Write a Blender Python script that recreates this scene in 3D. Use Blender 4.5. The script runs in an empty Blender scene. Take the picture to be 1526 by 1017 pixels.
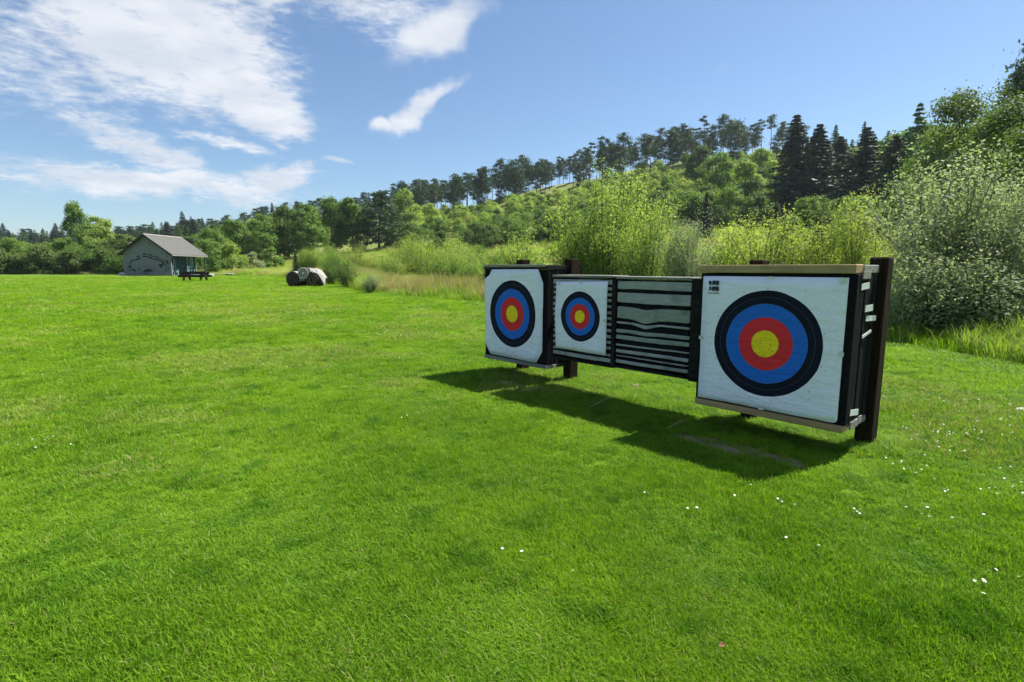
import bpy, bmesh, math, random
import numpy as np
from mathutils import Vector, Matrix

R = math.radians
random.seed(7)
RNG = np.random.default_rng(11)
scene = bpy.context.scene
COL = scene.collection

# ------------------------------------------------------------------ camera
CAM_H = 1.62
cam_data = bpy.data.cameras.new('camera')
cam = bpy.data.objects.new('camera', cam_data)
COL.objects.link(cam)
cam.location = (0, 0, CAM_H)
cam.rotation_euler = (math.pi / 2 - 0.136, 0, 0)
cam_data.sensor_width = 36
cam_data.lens = 788.7 / 1526 * 36
cam_data.clip_start = 0.05
cam_data.clip_end = 6000
scene.camera = cam

# ------------------------------------------------------------------ render settings
scene.render.engine = 'CYCLES'
scene.cycles.use_denoising = True
scene.cycles.max_bounces = 6
scene.cycles.diffuse_bounces = 4
scene.cycles.transmission_bounces = 4
scene.cycles.transparent_max_bounces = 4
scene.cycles.use_adaptive_sampling = True
scene.cycles.adaptive_threshold = 0.03
scene.cycles.caustics_reflective = False
scene.cycles.caustics_refractive = False
scene.view_settings.view_transform = 'Standard'
scene.view_settings.look = 'None'
scene.view_settings.gamma = 1
scene.view_settings.exposure = 1.0

# ------------------------------------------------------------------ sun
SUN_AZ = R(62.2)          # from +Y towards +X
SUN_EL = R(57)
sun_vec = Vector((math.sin(SUN_AZ) * math.cos(SUN_EL), math.cos(SUN_AZ) * math.cos(SUN_EL), math.sin(SUN_EL)))
sd = bpy.data.lights.new('sun', 'SUN')
sd.energy = 4.8
sd.angle = R(0.53)
sd.color = (1.0, 0.95, 0.86)
so = bpy.data.objects.new('sun', sd)
COL.objects.link(so)
so.location = sun_vec * 50
so.rotation_euler = sun_vec.to_track_quat('Z', 'Y').to_euler()


# ------------------------------------------------------------------ node helpers
class NT:
    """Small helper round a node tree."""
    def __init__(self, tree):
        self.t = tree

    def n(self, typ, props=None, **inputs):
        nd = self.t.nodes.new(typ)
        for k, v in (props or {}).items():
            setattr(nd, k, v)
        for k, v in inputs.items():
            self.set(nd, k, v)
        return nd

    def set(self, nd, key, v):
        if isinstance(key, str) and key.startswith('i') and key[1:].isdigit():
            sock = nd.inputs[int(key[1:])]
        else:
            sock = nd.inputs[key.replace('_', ' ')]
        if isinstance(v, bpy.types.NodeSocket):
            self.t.links.new(v, sock)
        else:
            sock.default_value = v

    def math(self, op, a, b=0.0, c=0.0, clamp=False):
        nd = self.t.nodes.new('ShaderNodeMath')
        nd.operation = op
        nd.use_clamp = clamp
        for i, v in enumerate((a, b, c)):
            self.set(nd, 'i%d' % i, v)
        return nd.outputs[0]

    def mix(self, fac, a, b, typ='MIX'):
        nd = self.t.nodes.new('ShaderNodeMix')
        nd.data_type = 'RGBA'
        nd.blend_type = typ
        for i, v in ((0, fac), (6, a), (7, b)):
            if not isinstance(v, bpy.types.NodeSocket) and i > 0 and len(v) == 3:
                v = (*v, 1)
            self.set(nd, 'i%d' % i, v)
        return nd.outputs[2]

    def ramp(self, fac, stops, interp='LINEAR'):
        nd = self.t.nodes.new('ShaderNodeValToRGB')
        cr = nd.color_ramp
        cr.interpolation = interp
        while len(cr.elements) < len(stops):
            cr.elements.new(0.5)
        for e, (p, c) in zip(cr.elements, stops):
            e.position = p
            e.color = (*c, 1) if len(c) == 3 else c
        self.set(nd, 'i0', fac)
        return nd.outputs[0]

    def smooth(self, v, lo, hi):
        nd = self.t.nodes.new('ShaderNodeMapRange')
        nd.interpolation_type = 'SMOOTHSTEP'
        self.set(nd, 'i0', v)
        nd.inputs[1].default_value = lo
        nd.inputs[2].default_value = hi
        return nd.outputs[0]

    def noise(self, vec, scale, detail=4, rough=0.55, dist=0.0):
        nd = self.t.nodes.new('ShaderNodeTexNoise')
        if vec is not None:
            self.set(nd, 'Vector', vec)
        nd.inputs['Scale'].default_value = scale
        nd.inputs['Detail'].default_value = detail
        nd.inputs['Roughness'].default_value = rough
        nd.inputs['Distortion'].default_value = dist
        return nd.outputs[0]


# ------------------------------------------------------------------ sky with clouds
world = bpy.data.worlds.new('World')
scene.world = world
world.use_nodes = True
world.cycles.sampling_method = 'MANUAL'
world.cycles.sample_map_resolution = 512
wt = world.node_tree
wt.nodes.clear()
w = NT(wt)
sky = w.n('ShaderNodeTexSky', {'sky_type': 'NISHITA', 'sun_disc': False, 'sun_elevation': SUN_EL,
                               'sun_rotation': SUN_AZ, 'altitude': 150.0, 'air_density': 1.0,
                               'dust_density': 0.6, 'ozone_density': 2.2})
tc = w.n('ShaderNodeTexCoord')
sep = w.n('ShaderNodeSeparateXYZ')
wt.links.new(tc.outputs['Generated'], sep.inputs[0])
dx, dy, dz = sep.outputs
az = w.math('MULTIPLY', w.math('ARCTAN2', dx, dy), 57.29578)          # degrees, 0 = +Y
el = w.math('MULTIPLY', w.math('ARCSINE', dz), 57.29578)
comb = w.n('ShaderNodeCombineXYZ')
wt.links.new(az, comb.inputs[0])
wt.links.new(el, comb.inputs[1])
ae = comb.outputs[0]
# plane projection of the cloud layer
inv = w.math('DIVIDE', 1.0, w.math('ADD', w.math('MAXIMUM', dz, 0.0), 0.12))
cp = w.n('ShaderNodeCombineXYZ')
wt.links.new(w.math('MULTIPLY', dx, inv), cp.inputs[0])
wt.links.new(w.math('MULTIPLY', dy, inv), cp.inputs[1])
cpv = cp.outputs[0]
# domain warp of the azimuth / elevation plane
warp = w.n('ShaderNodeTexNoise', Vector=ae)
warp.inputs['Scale'].default_value = 0.22
warp.inputs['Detail'].default_value = 3
wv = w.n('ShaderNodeVectorMath', {'operation': 'SUBTRACT'}, i0=warp.outputs['Color'], i1=(0.5, 0.5, 0.5))
wv2 = w.n('ShaderNodeVectorMath', {'operation': 'MULTIPLY'}, i0=wv.outputs[0], i1=(6.0, 3.4, 0))
wae = w.n('ShaderNodeVectorMath', {'operation': 'ADD'}, i0=ae, i1=wv2.outputs[0]).outputs[0]


def blob(vec, a, e, ra, re, rot=0.0, power=1.0, hard=0.0):
    """soft elliptical patch of cloud at azimuth a, elevation e (degrees)"""
    mp = w.n('ShaderNodeMapping', {'vector_type': 'TEXTURE'}, i0=vec, Location=(a, e, 0), Rotation=(0, 0, R(rot)), Scale=(ra, re, 1))
    ln = w.n('ShaderNodeVectorMath', {'operation': 'LENGTH'}, i0=mp.outputs[0]).outputs['Value']
    s = w.t.nodes.new('ShaderNodeMapRange')
    s.interpolation_type = 'SMOOTHSTEP'
    w.set(s, 'i0', ln)
    s.inputs[1].default_value = 1.0
    s.inputs[2].default_value = hard
    s.inputs[3].default_value = 0.0
    s.inputs[4].default_value = power
    return s.outputs[0]


def add(*vals):
    r = vals[0]
    for v in vals[1:]:
        r = w.math('MAXIMUM', r, v)
    return r


mass = add(blob(wae, -31.0, 18.8, 14.0, 7.8, -8, 1.0, 0.30), blob(wae, -24.5, 15.2, 7.5, 3.6, -14, 1.0, 0.4),
           blob(wae, -29, 25, 13, 5, 0, 1.0, 0.4), blob(wae, -43, 23.5, 7.0, 3.4, 0, .8, 0.1),
           blob(wae, -40, 16.0, 9.0, 7.5, 0, .55, 0.1), blob(wae, -37, 12.0, 7.0, 3.0, -20, .55, 0.1), blob(wae, -34.0, 10.3, 9.0, 2.3, -26, .85, 0.1),
           blob(wae, -33, 7.2, 17.0, 2.3, 0, .95, 0.15), blob(wae, -23.0, 8.8, 6.0, 2.3, 16, .9, 0.2),
           blob(wae, -27.5, 11.4, 6.0, 0.9, -4, .7, 0.2), blob(wae, -15, 24.2, 13, 4.4, -10, .70, 0.1))
lobes = add(blob(wae, -7.6, 22.6, 8.4, 3.1, 24, 1.0, 0.1), blob(wae, -9.4, 16.0, 7.8, 1.6, 33, 1.0, 0.1),
            blob(wae, -13.2, 13.7, 2.6, 1.3, 10, .9, 0.2), blob(wae, -17.5, 10.6, 2.2, .5, 0, .5, 0.1),
            blob(wae, 20.5, 18.2, 2.0, .7, 0, .28, 0.1), blob(wae, 5.0, 21.0, 2.2, .7, 25, .22, 0.1))
# the same broken cloud goes on behind the camera and overhead
rest_n = w.noise(cpv, 0.55, 2, 0.5)
rest = w.math('MULTIPLY', w.smooth(rest_n, 0.52, 0.72),
              w.math('MAXIMUM', w.smooth(az, -46, -62), w.math('MAXIMUM', w.smooth(az, 50, 66), w.smooth(el, 27, 36))))
flecks = w.noise(cpv, 13.0, 5, 0.68, 0.4)
mp2 = w.n('ShaderNodeMapping', i0=ae, Rotation=(0, 0, R(-14)), Scale=(0.35, 1.3, 1))
wisps = w.noise(mp2.outputs[0], 1.1, 5, 0.66, 0.6)
tex = w.math('ADD', w.math('MULTIPLY', flecks, 0.5), w.math('MULTIPLY', wisps, 0.5))
texc = w.math('MULTIPLY', w.math('SUBTRACT', tex, 0.5), 3.2)
m1 = w.math('ADD', w.math('MAXIMUM', mass, rest), w.math('MULTIPLY', texc, 0.72))
d1 = w.smooth(m1, 0.08, 1.02)
m2 = w.math('ADD', lobes, w.math('MULTIPLY', texc, 0.26))
d2 = w.smooth(m2, 0.10, 0.95)
anyc = w.smooth(w.math('MAXIMUM', w.math('MAXIMUM', mass, rest), lobes), 0.0, 0.25)
dens = w.math('MULTIPLY', w.math('MAXIMUM', d1, d2), anyc)
dens = w.math('MULTIPLY', dens, 0.93, clamp=True)
soft = w.noise(cpv, 3.0, 3, 0.5)
ccol = w.mix(w.smooth(soft, 0.35, 0.7), (5.6, 6.0, 6.7), (7.2, 7.4, 7.7))
skyc = w.mix(1.0, sky.outputs[0], (0.93, 1.04, 1.11), 'MULTIPLY')
final = w.mix(dens, skyc, ccol)
bg = w.n('ShaderNodeBackground', Color=final, Strength=0.0655)
wo = w.n('ShaderNodeOutputWorld')
wt.links.new(bg.outputs[0], wo.inputs[0])


# ------------------------------------------------------------------ materials
def new_mat(name):
    m = bpy.data.materials.new(name)
    m.use_nodes = True
    m.node_tree.nodes.clear()
    k = NT(m.node_tree)
    out = k.n('ShaderNodeOutputMaterial')
    return m, k, out


def surf(name, c1, c2, scale=8.0, rough=0.8, stretch=(1, 1, 1), bump=0.15, bscale=None, spec=0.3, c3=None, detail=5, bdist=0.01):
    """two or three tone procedural surface with fine relief"""
    m, k, out = new_mat(name)
    t = k.n('ShaderNodeTexCoord')
    mp = k.n('ShaderNodeMapping', i0=t.outputs['Object'], Scale=stretch)
    nz = k.noise(mp.outputs[0], scale, detail, 0.6)
    col = k.mix(k.smooth(nz, 0.3, 0.7), c1, c2)
    if c3:
        nz3 = k.noise(t.outputs['Object'], scale * 0.23, 4, 0.6)
        col = k.mix(k.smooth(nz3, 0.52, 0.68), col, c3)
    p = k.n('ShaderNodeBsdfPrincipled', Base_Color=col, Roughness=rough)
    p.inputs['Specular IOR Level'].default_value = spec
    if bump:
        bn = k.noise(mp.outputs[0], bscale or scale * 3, 6, 0.65)
        b = k.n('ShaderNodeBump', Strength=bump, Distance=bdist, Height=bn)
        k.set(p, 'Normal', b.outputs[0])
    k.set(out, 'Surface', p.outputs[0])
    return m


def leaf_mat(name, c_dark, c_light, trans=0.45, rough=0.5, world_scale=None, c_odd=None, tcol=None, c_deep=None):
    """leaf blades: per leaf tint, per plant tint, light shining through"""
    m, k, out = new_mat(name)
    at = k.n('ShaderNodeAttribute', {'attribute_name': 'tint'})
    oi = k.n('ShaderNodeObjectInfo')
    f = k.math('ADD', k.math('MULTIPLY', at.outputs['Fac'], 0.65), k.math('MULTIPLY', oi.outputs['Random'], 0.35), clamp=True)
    col = k.mix(f, c_dark, c_light)
    if world_scale:
        g = k.n('ShaderNodeNewGeometry')
        nz = k.noise(g.outputs['Position'], world_scale, 4, 0.6)
        col = k.mix(k.smooth(nz, 0.42, 0.68), col, c_odd)
        if c_deep:
            nz3 = k.noise(g.outputs['Position'], world_scale * 0.22, 3, 0.6)
            col = k.mix(k.math('MULTIPLY', k.smooth(nz3, 0.45, 0.7), 0.45), col, (0.255, 0.380, 0.026))
            nz2 = k.noise(g.outputs['Position'], world_scale * 4.5, 4, 0.62)
            col = k.mix(k.math('MULTIPLY', k.smooth(nz2, 0.49, 0.70), 0.85), col, c_deep)
    d = k.n('ShaderNodeBsdfPrincipled', Base_Color=col, Roughness=rough)
    d.inputs['Specular IOR Level'].default_value = 0.12
    tr = k.n('ShaderNodeBsdfTranslucent')
    k.set(tr, 'Color', k.mix(1.0, col, tcol or (1.25, 1.3, 0.55), 'MULTIPLY'))
    mx = k.n('ShaderNodeMixShader', i0=trans, i1=d.outputs[0], i2=tr.outputs[0])
    k.set(out, 'Surface', mx.outputs[0])
    return m


M = {}
M['bark'] = surf('bark', (0.05, 0.038, 0.028), (0.14, 0.11, 0.085), 6, 0.9, (1, 1, 0.25), 0.5)
M['pine_bark'] = surf('pine_bark', (0.10, 0.055, 0.035), (0.20, 0.12, 0.08), 5, 0.9, (1, 1, 0.3), 0.5)
M['birch_bark'] = surf('birch_bark', (0.30, 0.28, 0.25), (0.10, 0.085, 0.07), 4, 0.85, (1, 1, 2.5), 0.3)
M['pine_needles'] = leaf_mat('pine_needles', (0.030, 0.062, 0.034), (0.075, 0.125, 0.055), 0.22)
M['spruce_needles'] = leaf_mat('spruce_needles', (0.022, 0.044, 0.028), (0.055, 0.090, 0.046), 0.18)
M['larch_needles'] = leaf_mat('larch_needles', (0.080, 0.165, 0.040), (0.14, 0.25, 0.06), 0.40)
M['leaf_mid'] = leaf_mat('leaf_mid', (0.105, 0.190, 0.044), (0.215, 0.325, 0.078), 0.48)
M['leaf_deep'] = leaf_mat('leaf_deep', (0.072, 0.132, 0.036), (0.155, 0.235, 0.060), 0.42)
M['leaf_light'] = leaf_mat('leaf_light', (0.200, 0.300, 0.075), (0.360, 0.455, 0.145), 0.60)
M['leaf_yellow'] = leaf_mat('leaf_yellow', (0.215, 0.295, 0.070), (0.365, 0.435, 0.130), 0.57)
M['leaf_olive'] = leaf_mat('leaf_olive', (0.085, 0.130, 0.040), (0.180, 0.245, 0.080), 0.42)
M['leaf_grey'] = leaf_mat('leaf_grey', (0.185, 0.240, 0.115), (0.410, 0.455, 0.270), 0.50, tcol=(1.1, 1.2, 0.75))
M['grass_blade'] = leaf_mat('grass_blade', (0.066, 0.160, 0.008), (0.255, 0.440, 0.026), 0.45, 0.55, 0.55, (0.225, 0.375, 0.018), (1.25, 1.3, 0.45), (0.070, 0.195, 0.010))
M['grass_dry'] = leaf_mat('grass_dry', (0.22, 0.26, 0.060), (0.40, 0.38, 0.15), 0.35, 0.6)
M['tall_grass'] = leaf_mat('tall_grass', (0.150, 0.260, 0.032), (0.300, 0.420, 0.070), 0.50, 0.5, 0.12, (0.35, 0.39, 0.12))
M['reed_dry'] = leaf_mat('reed_dry', (0.32, 0.255, 0.14), (0.52, 0.44, 0.26), 0.3, 0.7)

# ------------------------------------------------------------------ mesh helpers
def prop(o, label=None, cat=None, group=None, kind=None):
    if label: o['label'] = label
    if cat: o['category'] = cat
    if group: o['group'] = group
    if kind: o['kind'] = kind
    return o


def link(name, me, mat=None, parent=None, loc=None, rot=None):
    o = bpy.data.objects.new(name, me)
    COL.objects.link(o)
    if mat is not None and me is not None and not me.materials:
        me.materials.append(mat)
    if parent is not None:
        o.parent = parent
    if loc is not None: o.location = loc
    if rot is not None: o.rotation_euler = rot
    return o


def empty(name, loc=(0, 0, 0), rz=0.0):
    o = bpy.data.objects.new(name, None)
    o.empty_display_size = 0.2
    COL.objects.link(o)
    o.location = loc
    o.rotation_euler = (0, 0, rz)
    return o


def fast_mesh(name, V, quads, tint=None, smooth=False):
    V = np.asarray(V, dtype=np.float32)
    Q = np.asarray(quads, dtype=np.int32)
    k = Q.shape[1]
    me = bpy.data.meshes.new(name)
    me.vertices.add(len(V))
    me.vertices.foreach_set('co', V.ravel())
    me.loops.add(Q.size)
    me.loops.foreach_set('vertex_index', Q.ravel())
    me.polygons.add(len(Q))
    me.polygons.foreach_set('loop_start', np.arange(0, Q.size, k, dtype=np.int32))
    if tint is not None:
        a = me.attributes.new('tint', 'FLOAT', 'POINT')
        a.data.foreach_set('value', np.asarray(tint, dtype=np.float32))
    me.update(calc_edges=True)
    if smooth:
        me.polygons.foreach_set('use_smooth', np.ones(len(Q), dtype=bool))
    return me


class MB:
    """collects simple solids into one mesh"""
    def __init__(self):
        self.v, self.f = [], []

    def add(self, vs, fs):
        o = len(self.v)
        self.v += [tuple(p) for p in vs]
        self.f += [tuple(i + o for i in f) for f in fs]
        return self

    def box(self, x0, x1, y0, y1, z0, z1, c=0.0):
        if c <= 0:
            vs = [(x, y, z) for z in (z0, z1) for y in (y0, y1) for x in (x0, x1)]
            fs = [(0, 2, 3, 1), (4, 5, 7, 6), (0, 1, 5, 4), (2, 6, 7, 3), (0, 4, 6, 2), (1, 3, 7, 5)]
            return self.add(vs, fs)
        bm = bmesh.new()
        r = bmesh.ops.create_cube(bm, size=1.0)
        for v in bm.verts:
            v.co = Vector(((x0 + x1) / 2 + v.co.x * (x1 - x0), (y0 + y1) / 2 + v.co.y * (y1 - y0), (z0 + z1) / 2 + v.co.z * (z1 - z0)))
        bmesh.ops.bevel(bm, geom=list(bm.edges), offset=c, segments=1, affect='EDGES')
        bm.verts.index_update()
        self.add([v.co[:] for v in bm.verts], [[v.index for v in f.verts] for f in bm.faces])
        bm.free()
        return self

    def tube(self, pts, radii, seg=6, cap=True):
        n = len(pts)
        pts = [Vector(p) for p in pts]
        rings = []
        for i, p in enumerate(pts):
            d = (pts[min(i + 1, n - 1)] - pts[max(i - 1, 0)])
            if d.length < 1e-9: d = Vector((0, 0, 1))
            d.normalize()
            a = d.cross(Vector((0.31, 0.95, 0.05)))
            if a.length < 1e-3: a = d.cross(Vector((1, 0, 0)))
            a.normalize()
            b = d.cross(a)
            r = radii[i] if hasattr(radii, '__len__') else radii
            rings.append([p + (a * math.cos(2 * math.pi * j / seg) + b * math.sin(2 * math.pi * j / seg)) * r for j in range(seg)])
        vs = [q for ring in rings for q in ring]
        fs = []
        for i in range(n - 1):
            for j in range(seg):
                fs.append((i * seg + j, i * seg + (j + 1) % seg, (i + 1) * seg + (j + 1) % seg, (i + 1) * seg + j))
        if cap:
            fs.append(tuple(range(seg - 1, -1, -1)))
            fs.append(tuple((n - 1) * seg + j for j in range(seg)))
        return self.add(vs, fs)

    def prism(self, poly, y0, y1):
        """polygon in x,z extruded along y"""
        n = len(poly)
        vs = [(x, y0, z) for x, z in poly] + [(x, y1, z) for x, z in poly]
        fs = [tuple(range(n)), tuple(range(2 * n - 1, n - 1, -1))]
        fs += [(i, i + n, (i + 1) % n + n, (i + 1) % n) for i in range(n)]
        return self.add(vs, fs)

    def mesh(self, name, smooth=False):
        me = bpy.data.meshes.new(name)
        me.from_pydata(self.v, [], self.f)
        bm = bmesh.new()
        bm.from_mesh(me)
        bmesh.ops.recalc_face_normals(bm, faces=bm.faces)
        bm.to_mesh(me)
        bm.free()
        if smooth:
            for p in me.polygons: p.use_smooth = True
        return me

    def build(self, name, mat, parent=None, smooth=False, loc=None, rot=None):
        return link(name, self.mesh(name, smooth), mat, parent, loc, rot)


def copy_tree(o, parent=None):
    c = o.copy()
    COL.objects.link(c)
    c.parent = parent
    for ch in list(o.children):
        copy_tree(ch, c)
    return c


ONES = ['first', 'second', 'third', 'fourth', 'fifth', 'sixth', 'seventh', 'eighth', 'ninth', 'tenth', 'eleventh', 'twelfth',
        'thirteenth', 'fourteenth', 'fifteenth', 'sixteenth', 'seventeenth', 'eighteenth', 'nineteenth']
TENS = {2: ('twentieth', 'twenty'), 3: ('thirtieth', 'thirty'), 4: ('fortieth', 'forty'), 5: ('fiftieth', 'fifty'), 6: ('sixtieth', 'sixty'), 7: ('seventieth', 'seventy'), 8: ('eightieth', 'eighty'), 9: ('ninetieth', 'ninety'), 10: ('hundredth', 'hundred'), 11: ('hundred-and-tenth', 'hundred-and-ten'), 12: ('hundred-and-twentieth', 'hundred-and-twenty')}


def nth(i):
    n = i + 1
    if n < 20: return ONES[n - 1]
    t, o = divmod(n, 10)
    return TENS[t][0] if o == 0 else TENS[t][1] + '-' + ONES[o - 1]


# ------------------------------------------------------------------ terrain
def lerp_tab(x, tab):
    return np.interp(x, [t[0] for t in tab], [t[1] for t in tab])


CREST_Z = [(-180, 6), (-120, 8), (-70, 10), (-44, 10), (-36, 9.5), (-30, 11), (-22, 15.5), (-14, 20.5), (-4.5, 27), (7, 36.5), (16.6, 42.5),
           (26, 43.5), (34, 42), (44, 40), (75, 32), (110, 12), (180, 6)]
CREST_R = [(-180, 420), (-44, 400), (-36, 330), (-30, 260), (-24, 220), (75, 220), (110, 300), (180, 420)]
FOOT_R = [(-180, 160), (-44, 150), (-34, 110), (-24, 75), (-15, 55), (0, 52), (20, 50), (44, 42), (90, 60), (180, 160)]


def vnoise(x, y, s, seed):
    """smooth value noise, numpy"""
    g = np.random.default_rng(seed).random((64, 64))
    u, v = np.asarray(x) / s + 1000.0, np.asarray(y) / s + 1000.0
    iu, iv = np.floor(u).astype(int), np.floor(v).astype(int)
    fu, fv = u - iu, v - iv
    fu, fv = fu * fu * (3 - 2 * fu), fv * fv * (3 - 2 * fv)
    a = g[iu % 64, iv % 64]; b = g[(iu + 1) % 64, iv % 64]; c = g[iu % 64, (iv + 1) % 64]; d = g[(iu + 1) % 64, (iv + 1) % 64]
    return (a * (1 - fu) + b * fu) * (1 - fv) + (c * (1 - fu) + d * fu) * fv


def terrain(x, y):
    x = np.asarray(x, dtype=float); y = np.asarray(y, dtype=float)
    r = np.hypot(x, y)
    a = np.degrees(np.arctan2(x, y))
    field = 0.015 * np.clip(r - 9, 0, 52)
    cz, rc, r0 = lerp_tab(a, CREST_Z), lerp_tab(a, CREST_R), lerp_tab(a, FOOT_R)
    t = np.clip((r - r0) / (rc - r0), 0, 1)
    hill = (cz - 0.8) * t ** 1.6
    hill = hill - np.clip(r - rc, 0, None) * 0.10
    hill = np.maximum(hill, -30)
    rough = (vnoise(x, y, 17, 3) - 0.5) * 1.6 * np.clip((r - r0) / 60, 0, 1)
    lumps = (vnoise(x, y, 2.6, 5) - 0.5) * 0.05 * np.clip((r - 8) / 8, 0, 1)
    return field + hill + rough + lumps


def tz(x, y):
    return float(terrain(x, y))


def pol(a_deg, r):
    return r * math.sin(R(a_deg)), r * math.cos(R(a_deg))


def pxaz(px):
    """compass bearing (degrees right of +Y) of a column of the photograph"""
    return math.degrees(math.atan((px - 763) / 796.0))


# edge between the mown lawn and the scrub, as distance by bearing
EDGE = [(-180, 120), (-60, 112), (-44, 104), (-36, 92), (-29, 78), (-24.5, 64), (-21, 50), (-17.5, 38), (-15.2, 29.5), (-9, 25.0), (-3, 22), (4, 19), (12, 16.6),
        (20, 14.6), (30, 13.4), (36, 13.6), (39, 13.2), (44, 12.0), (60, 11.5), (90, 20), (120, 60), (180, 120)]

rings = np.concatenate([np.arange(0.0, 14, 0.7), np.arange(14, 40, 1.3), np.geomspace(40, 420, 74), np.geomspace(440, 1500, 16)])
nA = 360
ang = np.linspace(-math.pi, math.pi, nA, endpoint=False)
rr, aa = np.meshgrid(rings[1:], ang, indexing='ij')
gx, gy = rr * np.sin(aa), rr * np.cos(aa)
gz = terrain(gx, gy)
V = np.concatenate([[[0, 0, tz(0, 0)]], np.stack([gx, gy, gz], -1).reshape(-1, 3)])
nr = len(rings) - 1
i0 = np.arange(nr - 1)[:, None] * nA + np.arange(nA)[None] + 1
i1 = np.arange(nr - 1)[:, None] * nA + (np.arange(nA)[None] + 1) % nA + 1
Q = np.stack([i0, i1, i1 + nA, i0 + nA], -1).reshape(-1, 4)
gm = bpy.data.meshes.new('ground')
gm.from_pydata(V.tolist(), [], [tuple(q) for q in Q.tolist()] + [(0, 1 + (j + 1) % nA, 1 + j) for j in range(nA)])
bmg = bmesh.new(); bmg.from_mesh(gm); bmesh.ops.recalc_face_normals(bmg, faces=bmg.faces); bmg.to_mesh(gm); bmg.free()
if gm.polygons[0].normal.z < 0:
    gm.flip_normals()
for p in gm.polygons: p.use_smooth = True
# how much of each vertex is mown lawn
gv = np.array([v.co[:] for v in gm.vertices])
gr, ga = np.hypot(gv[:, 0], gv[:, 1]), np.degrees(np.arctan2(gv[:, 0], gv[:, 1]))
edge = lerp_tab(ga, EDGE)
lawn = np.clip((edge - gr) / 1.5 + 0.5, 0, 1)
at = gm.attributes.new('lawn', 'FLOAT', 'POINT')
at.data.foreach_set('value', lawn.astype(np.float32))

m, k, out = new_mat('ground_cover')
g = k.n('ShaderNodeNewGeometry')
pos = g.outputs['Position']
la = k.n('ShaderNodeAttribute', {'attribute_name': 'lawn'}).outputs['Fac']
n1 = k.noise(pos, 0.35, 6, 0.6)
n2 = k.noise(pos, 3.0, 6, 0.7)
n3 = k.noise(pos, 28.0, 4, 0.7)
c_l = k.mix(k.smooth(n1, 0.3, 0.7), (0.080, 0.165, 0.008), (0.125, 0.220, 0.012))
c_l = k.mix(k.smooth(n2, 0.35, 0.75), c_l, (0.095, 0.185, 0.010))
c_l = k.mix(k.math('MULTIPLY', k.smooth(n3, 0.45, 0.7), 0.35), c_l, (0.060, 0.120, 0.008))
c_r = k.mix(k.smooth(k.noise(pos, 0.09, 6, 0.65), 0.38, 0.62), (0.110, 0.170, 0.030), (0.250, 0.245, 0.100))
c_r = k.mix(k.smooth(n2, 0.4, 0.7), c_r, (0.130, 0.190, 0.038))
col = k.mix(la, c_r, c_l)
p = k.n('ShaderNodeBsdfPrincipled', Base_Color=col, Roughness=0.95)
p.inputs['Specular IOR Level'].default_value = 0.1
bmp = k.n('ShaderNodeBump', Strength=0.6, Distance=0.06, Height=k.math('ADD', n2, k.math('MULTIPLY', n3, 0.6)))
k.set(p, 'Normal', bmp.outputs[0])
k.set(out, 'Surface', p.outputs[0])
M['ground'] = m
ground = link('ground', gm, m)
prop(ground, 'mown green field rising into the rough hillside behind', None, None, 'structure')


# bare earth and path sheets lie a few millimetres above the ground
def ground_sheet(name, rows, mat, lift, label):
    """sheet that follows the ground, built from rows of x,y points of equal length"""
    V = [(x, y, tz(x, y) + lift) for row in rows for x, y in row]
    n = len(rows[0])
    F = [(i * n + j, i * n + j + 1, (i + 1) * n + j + 1, (i + 1) * n + j) for i in range(len(rows) - 1) for j in range(n - 1)]
    me = bpy.data.meshes.new(name)
    me.from_pydata(V, [], F)
    me.update()
    if me.polygons[0].normal.z < 0: me.flip_normals()
    o = link(name, me, mat)
    prop(o, label, None, None, 'structure')
    return o


def blob_rows(cx, cy, rx, ry, rot, n=26, seed=1, jag=0.25):
    """rows across a ragged oval patch"""
    q = random.Random(seed)
    rows = []
    for i in range(n + 1):
        t = -1 + 2 * i / n
        hw_ = ry * math.sqrt(max(0.0, 1 - t * t))
        lo, hi = -hw_ * (1 + q.uniform(-jag, jag)) - 0.002, hw_ * (1 + q.uniform(-jag, jag)) + 0.002
        row = []
        for s_ in (0, 0.5, 1):
            x, y = rx * t, lo + (hi - lo) * s_
            row.append((cx + x * math.cos(rot) - y * math.sin(rot), cy + x * math.sin(rot) + y * math.cos(rot)))
        rows.append(row)
    return rows


M['earth'] = surf('bare_earth', (0.25, 0.20, 0.105), (0.16, 0.155, 0.060), 9, 0.95, (1, 1, 1), 0.9, c3=(0.32, 0.26, 0.15), bdist=0.03)
M['path'] = surf('gravel_path', (0.30, 0.29, 0.25), (0.20, 0.20, 0.15), 5, 0.95, (1, 1, 1), 0.4)

# ------------------------------------------------------------------ foliage builders
def leaf_quads(C, length, width, rng, bias, spread, direction=None):
    """diamond leaves at centres C whose blades face roughly along bias; returns verts, quads"""
    n = len(C)
    nb = bias / (np.linalg.norm(bias, axis=1, keepdims=True) + 1e-9) + rng.normal(size=(n, 3)) * spread
    nb /= np.linalg.norm(nb, axis=1, keepdims=True) + 1e-9
    a = rng.normal(size=(n, 3)) * 0.7
    if direction is not None:
        a = a + direction
    a -= nb * (a * nb).sum(1, keepdims=True)
    a /= np.linalg.norm(a, axis=1, keepdims=True) + 1e-9
    b = np.cross(a, nb)
    L = (length * (0.65 + 0.7 * rng.random(n)))[:, None] / 2
    W = (width * (0.65 + 0.7 * rng.random(n)))[:, None] / 2
    v = np.stack([C - a * L, C + b * W - a * L * 0.1, C + a * L, C - b * W - a * L * 0.1], 1).reshape(-1, 3)
    q = np.arange(4 * n).reshape(-1, 4)
    return v, q


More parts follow.
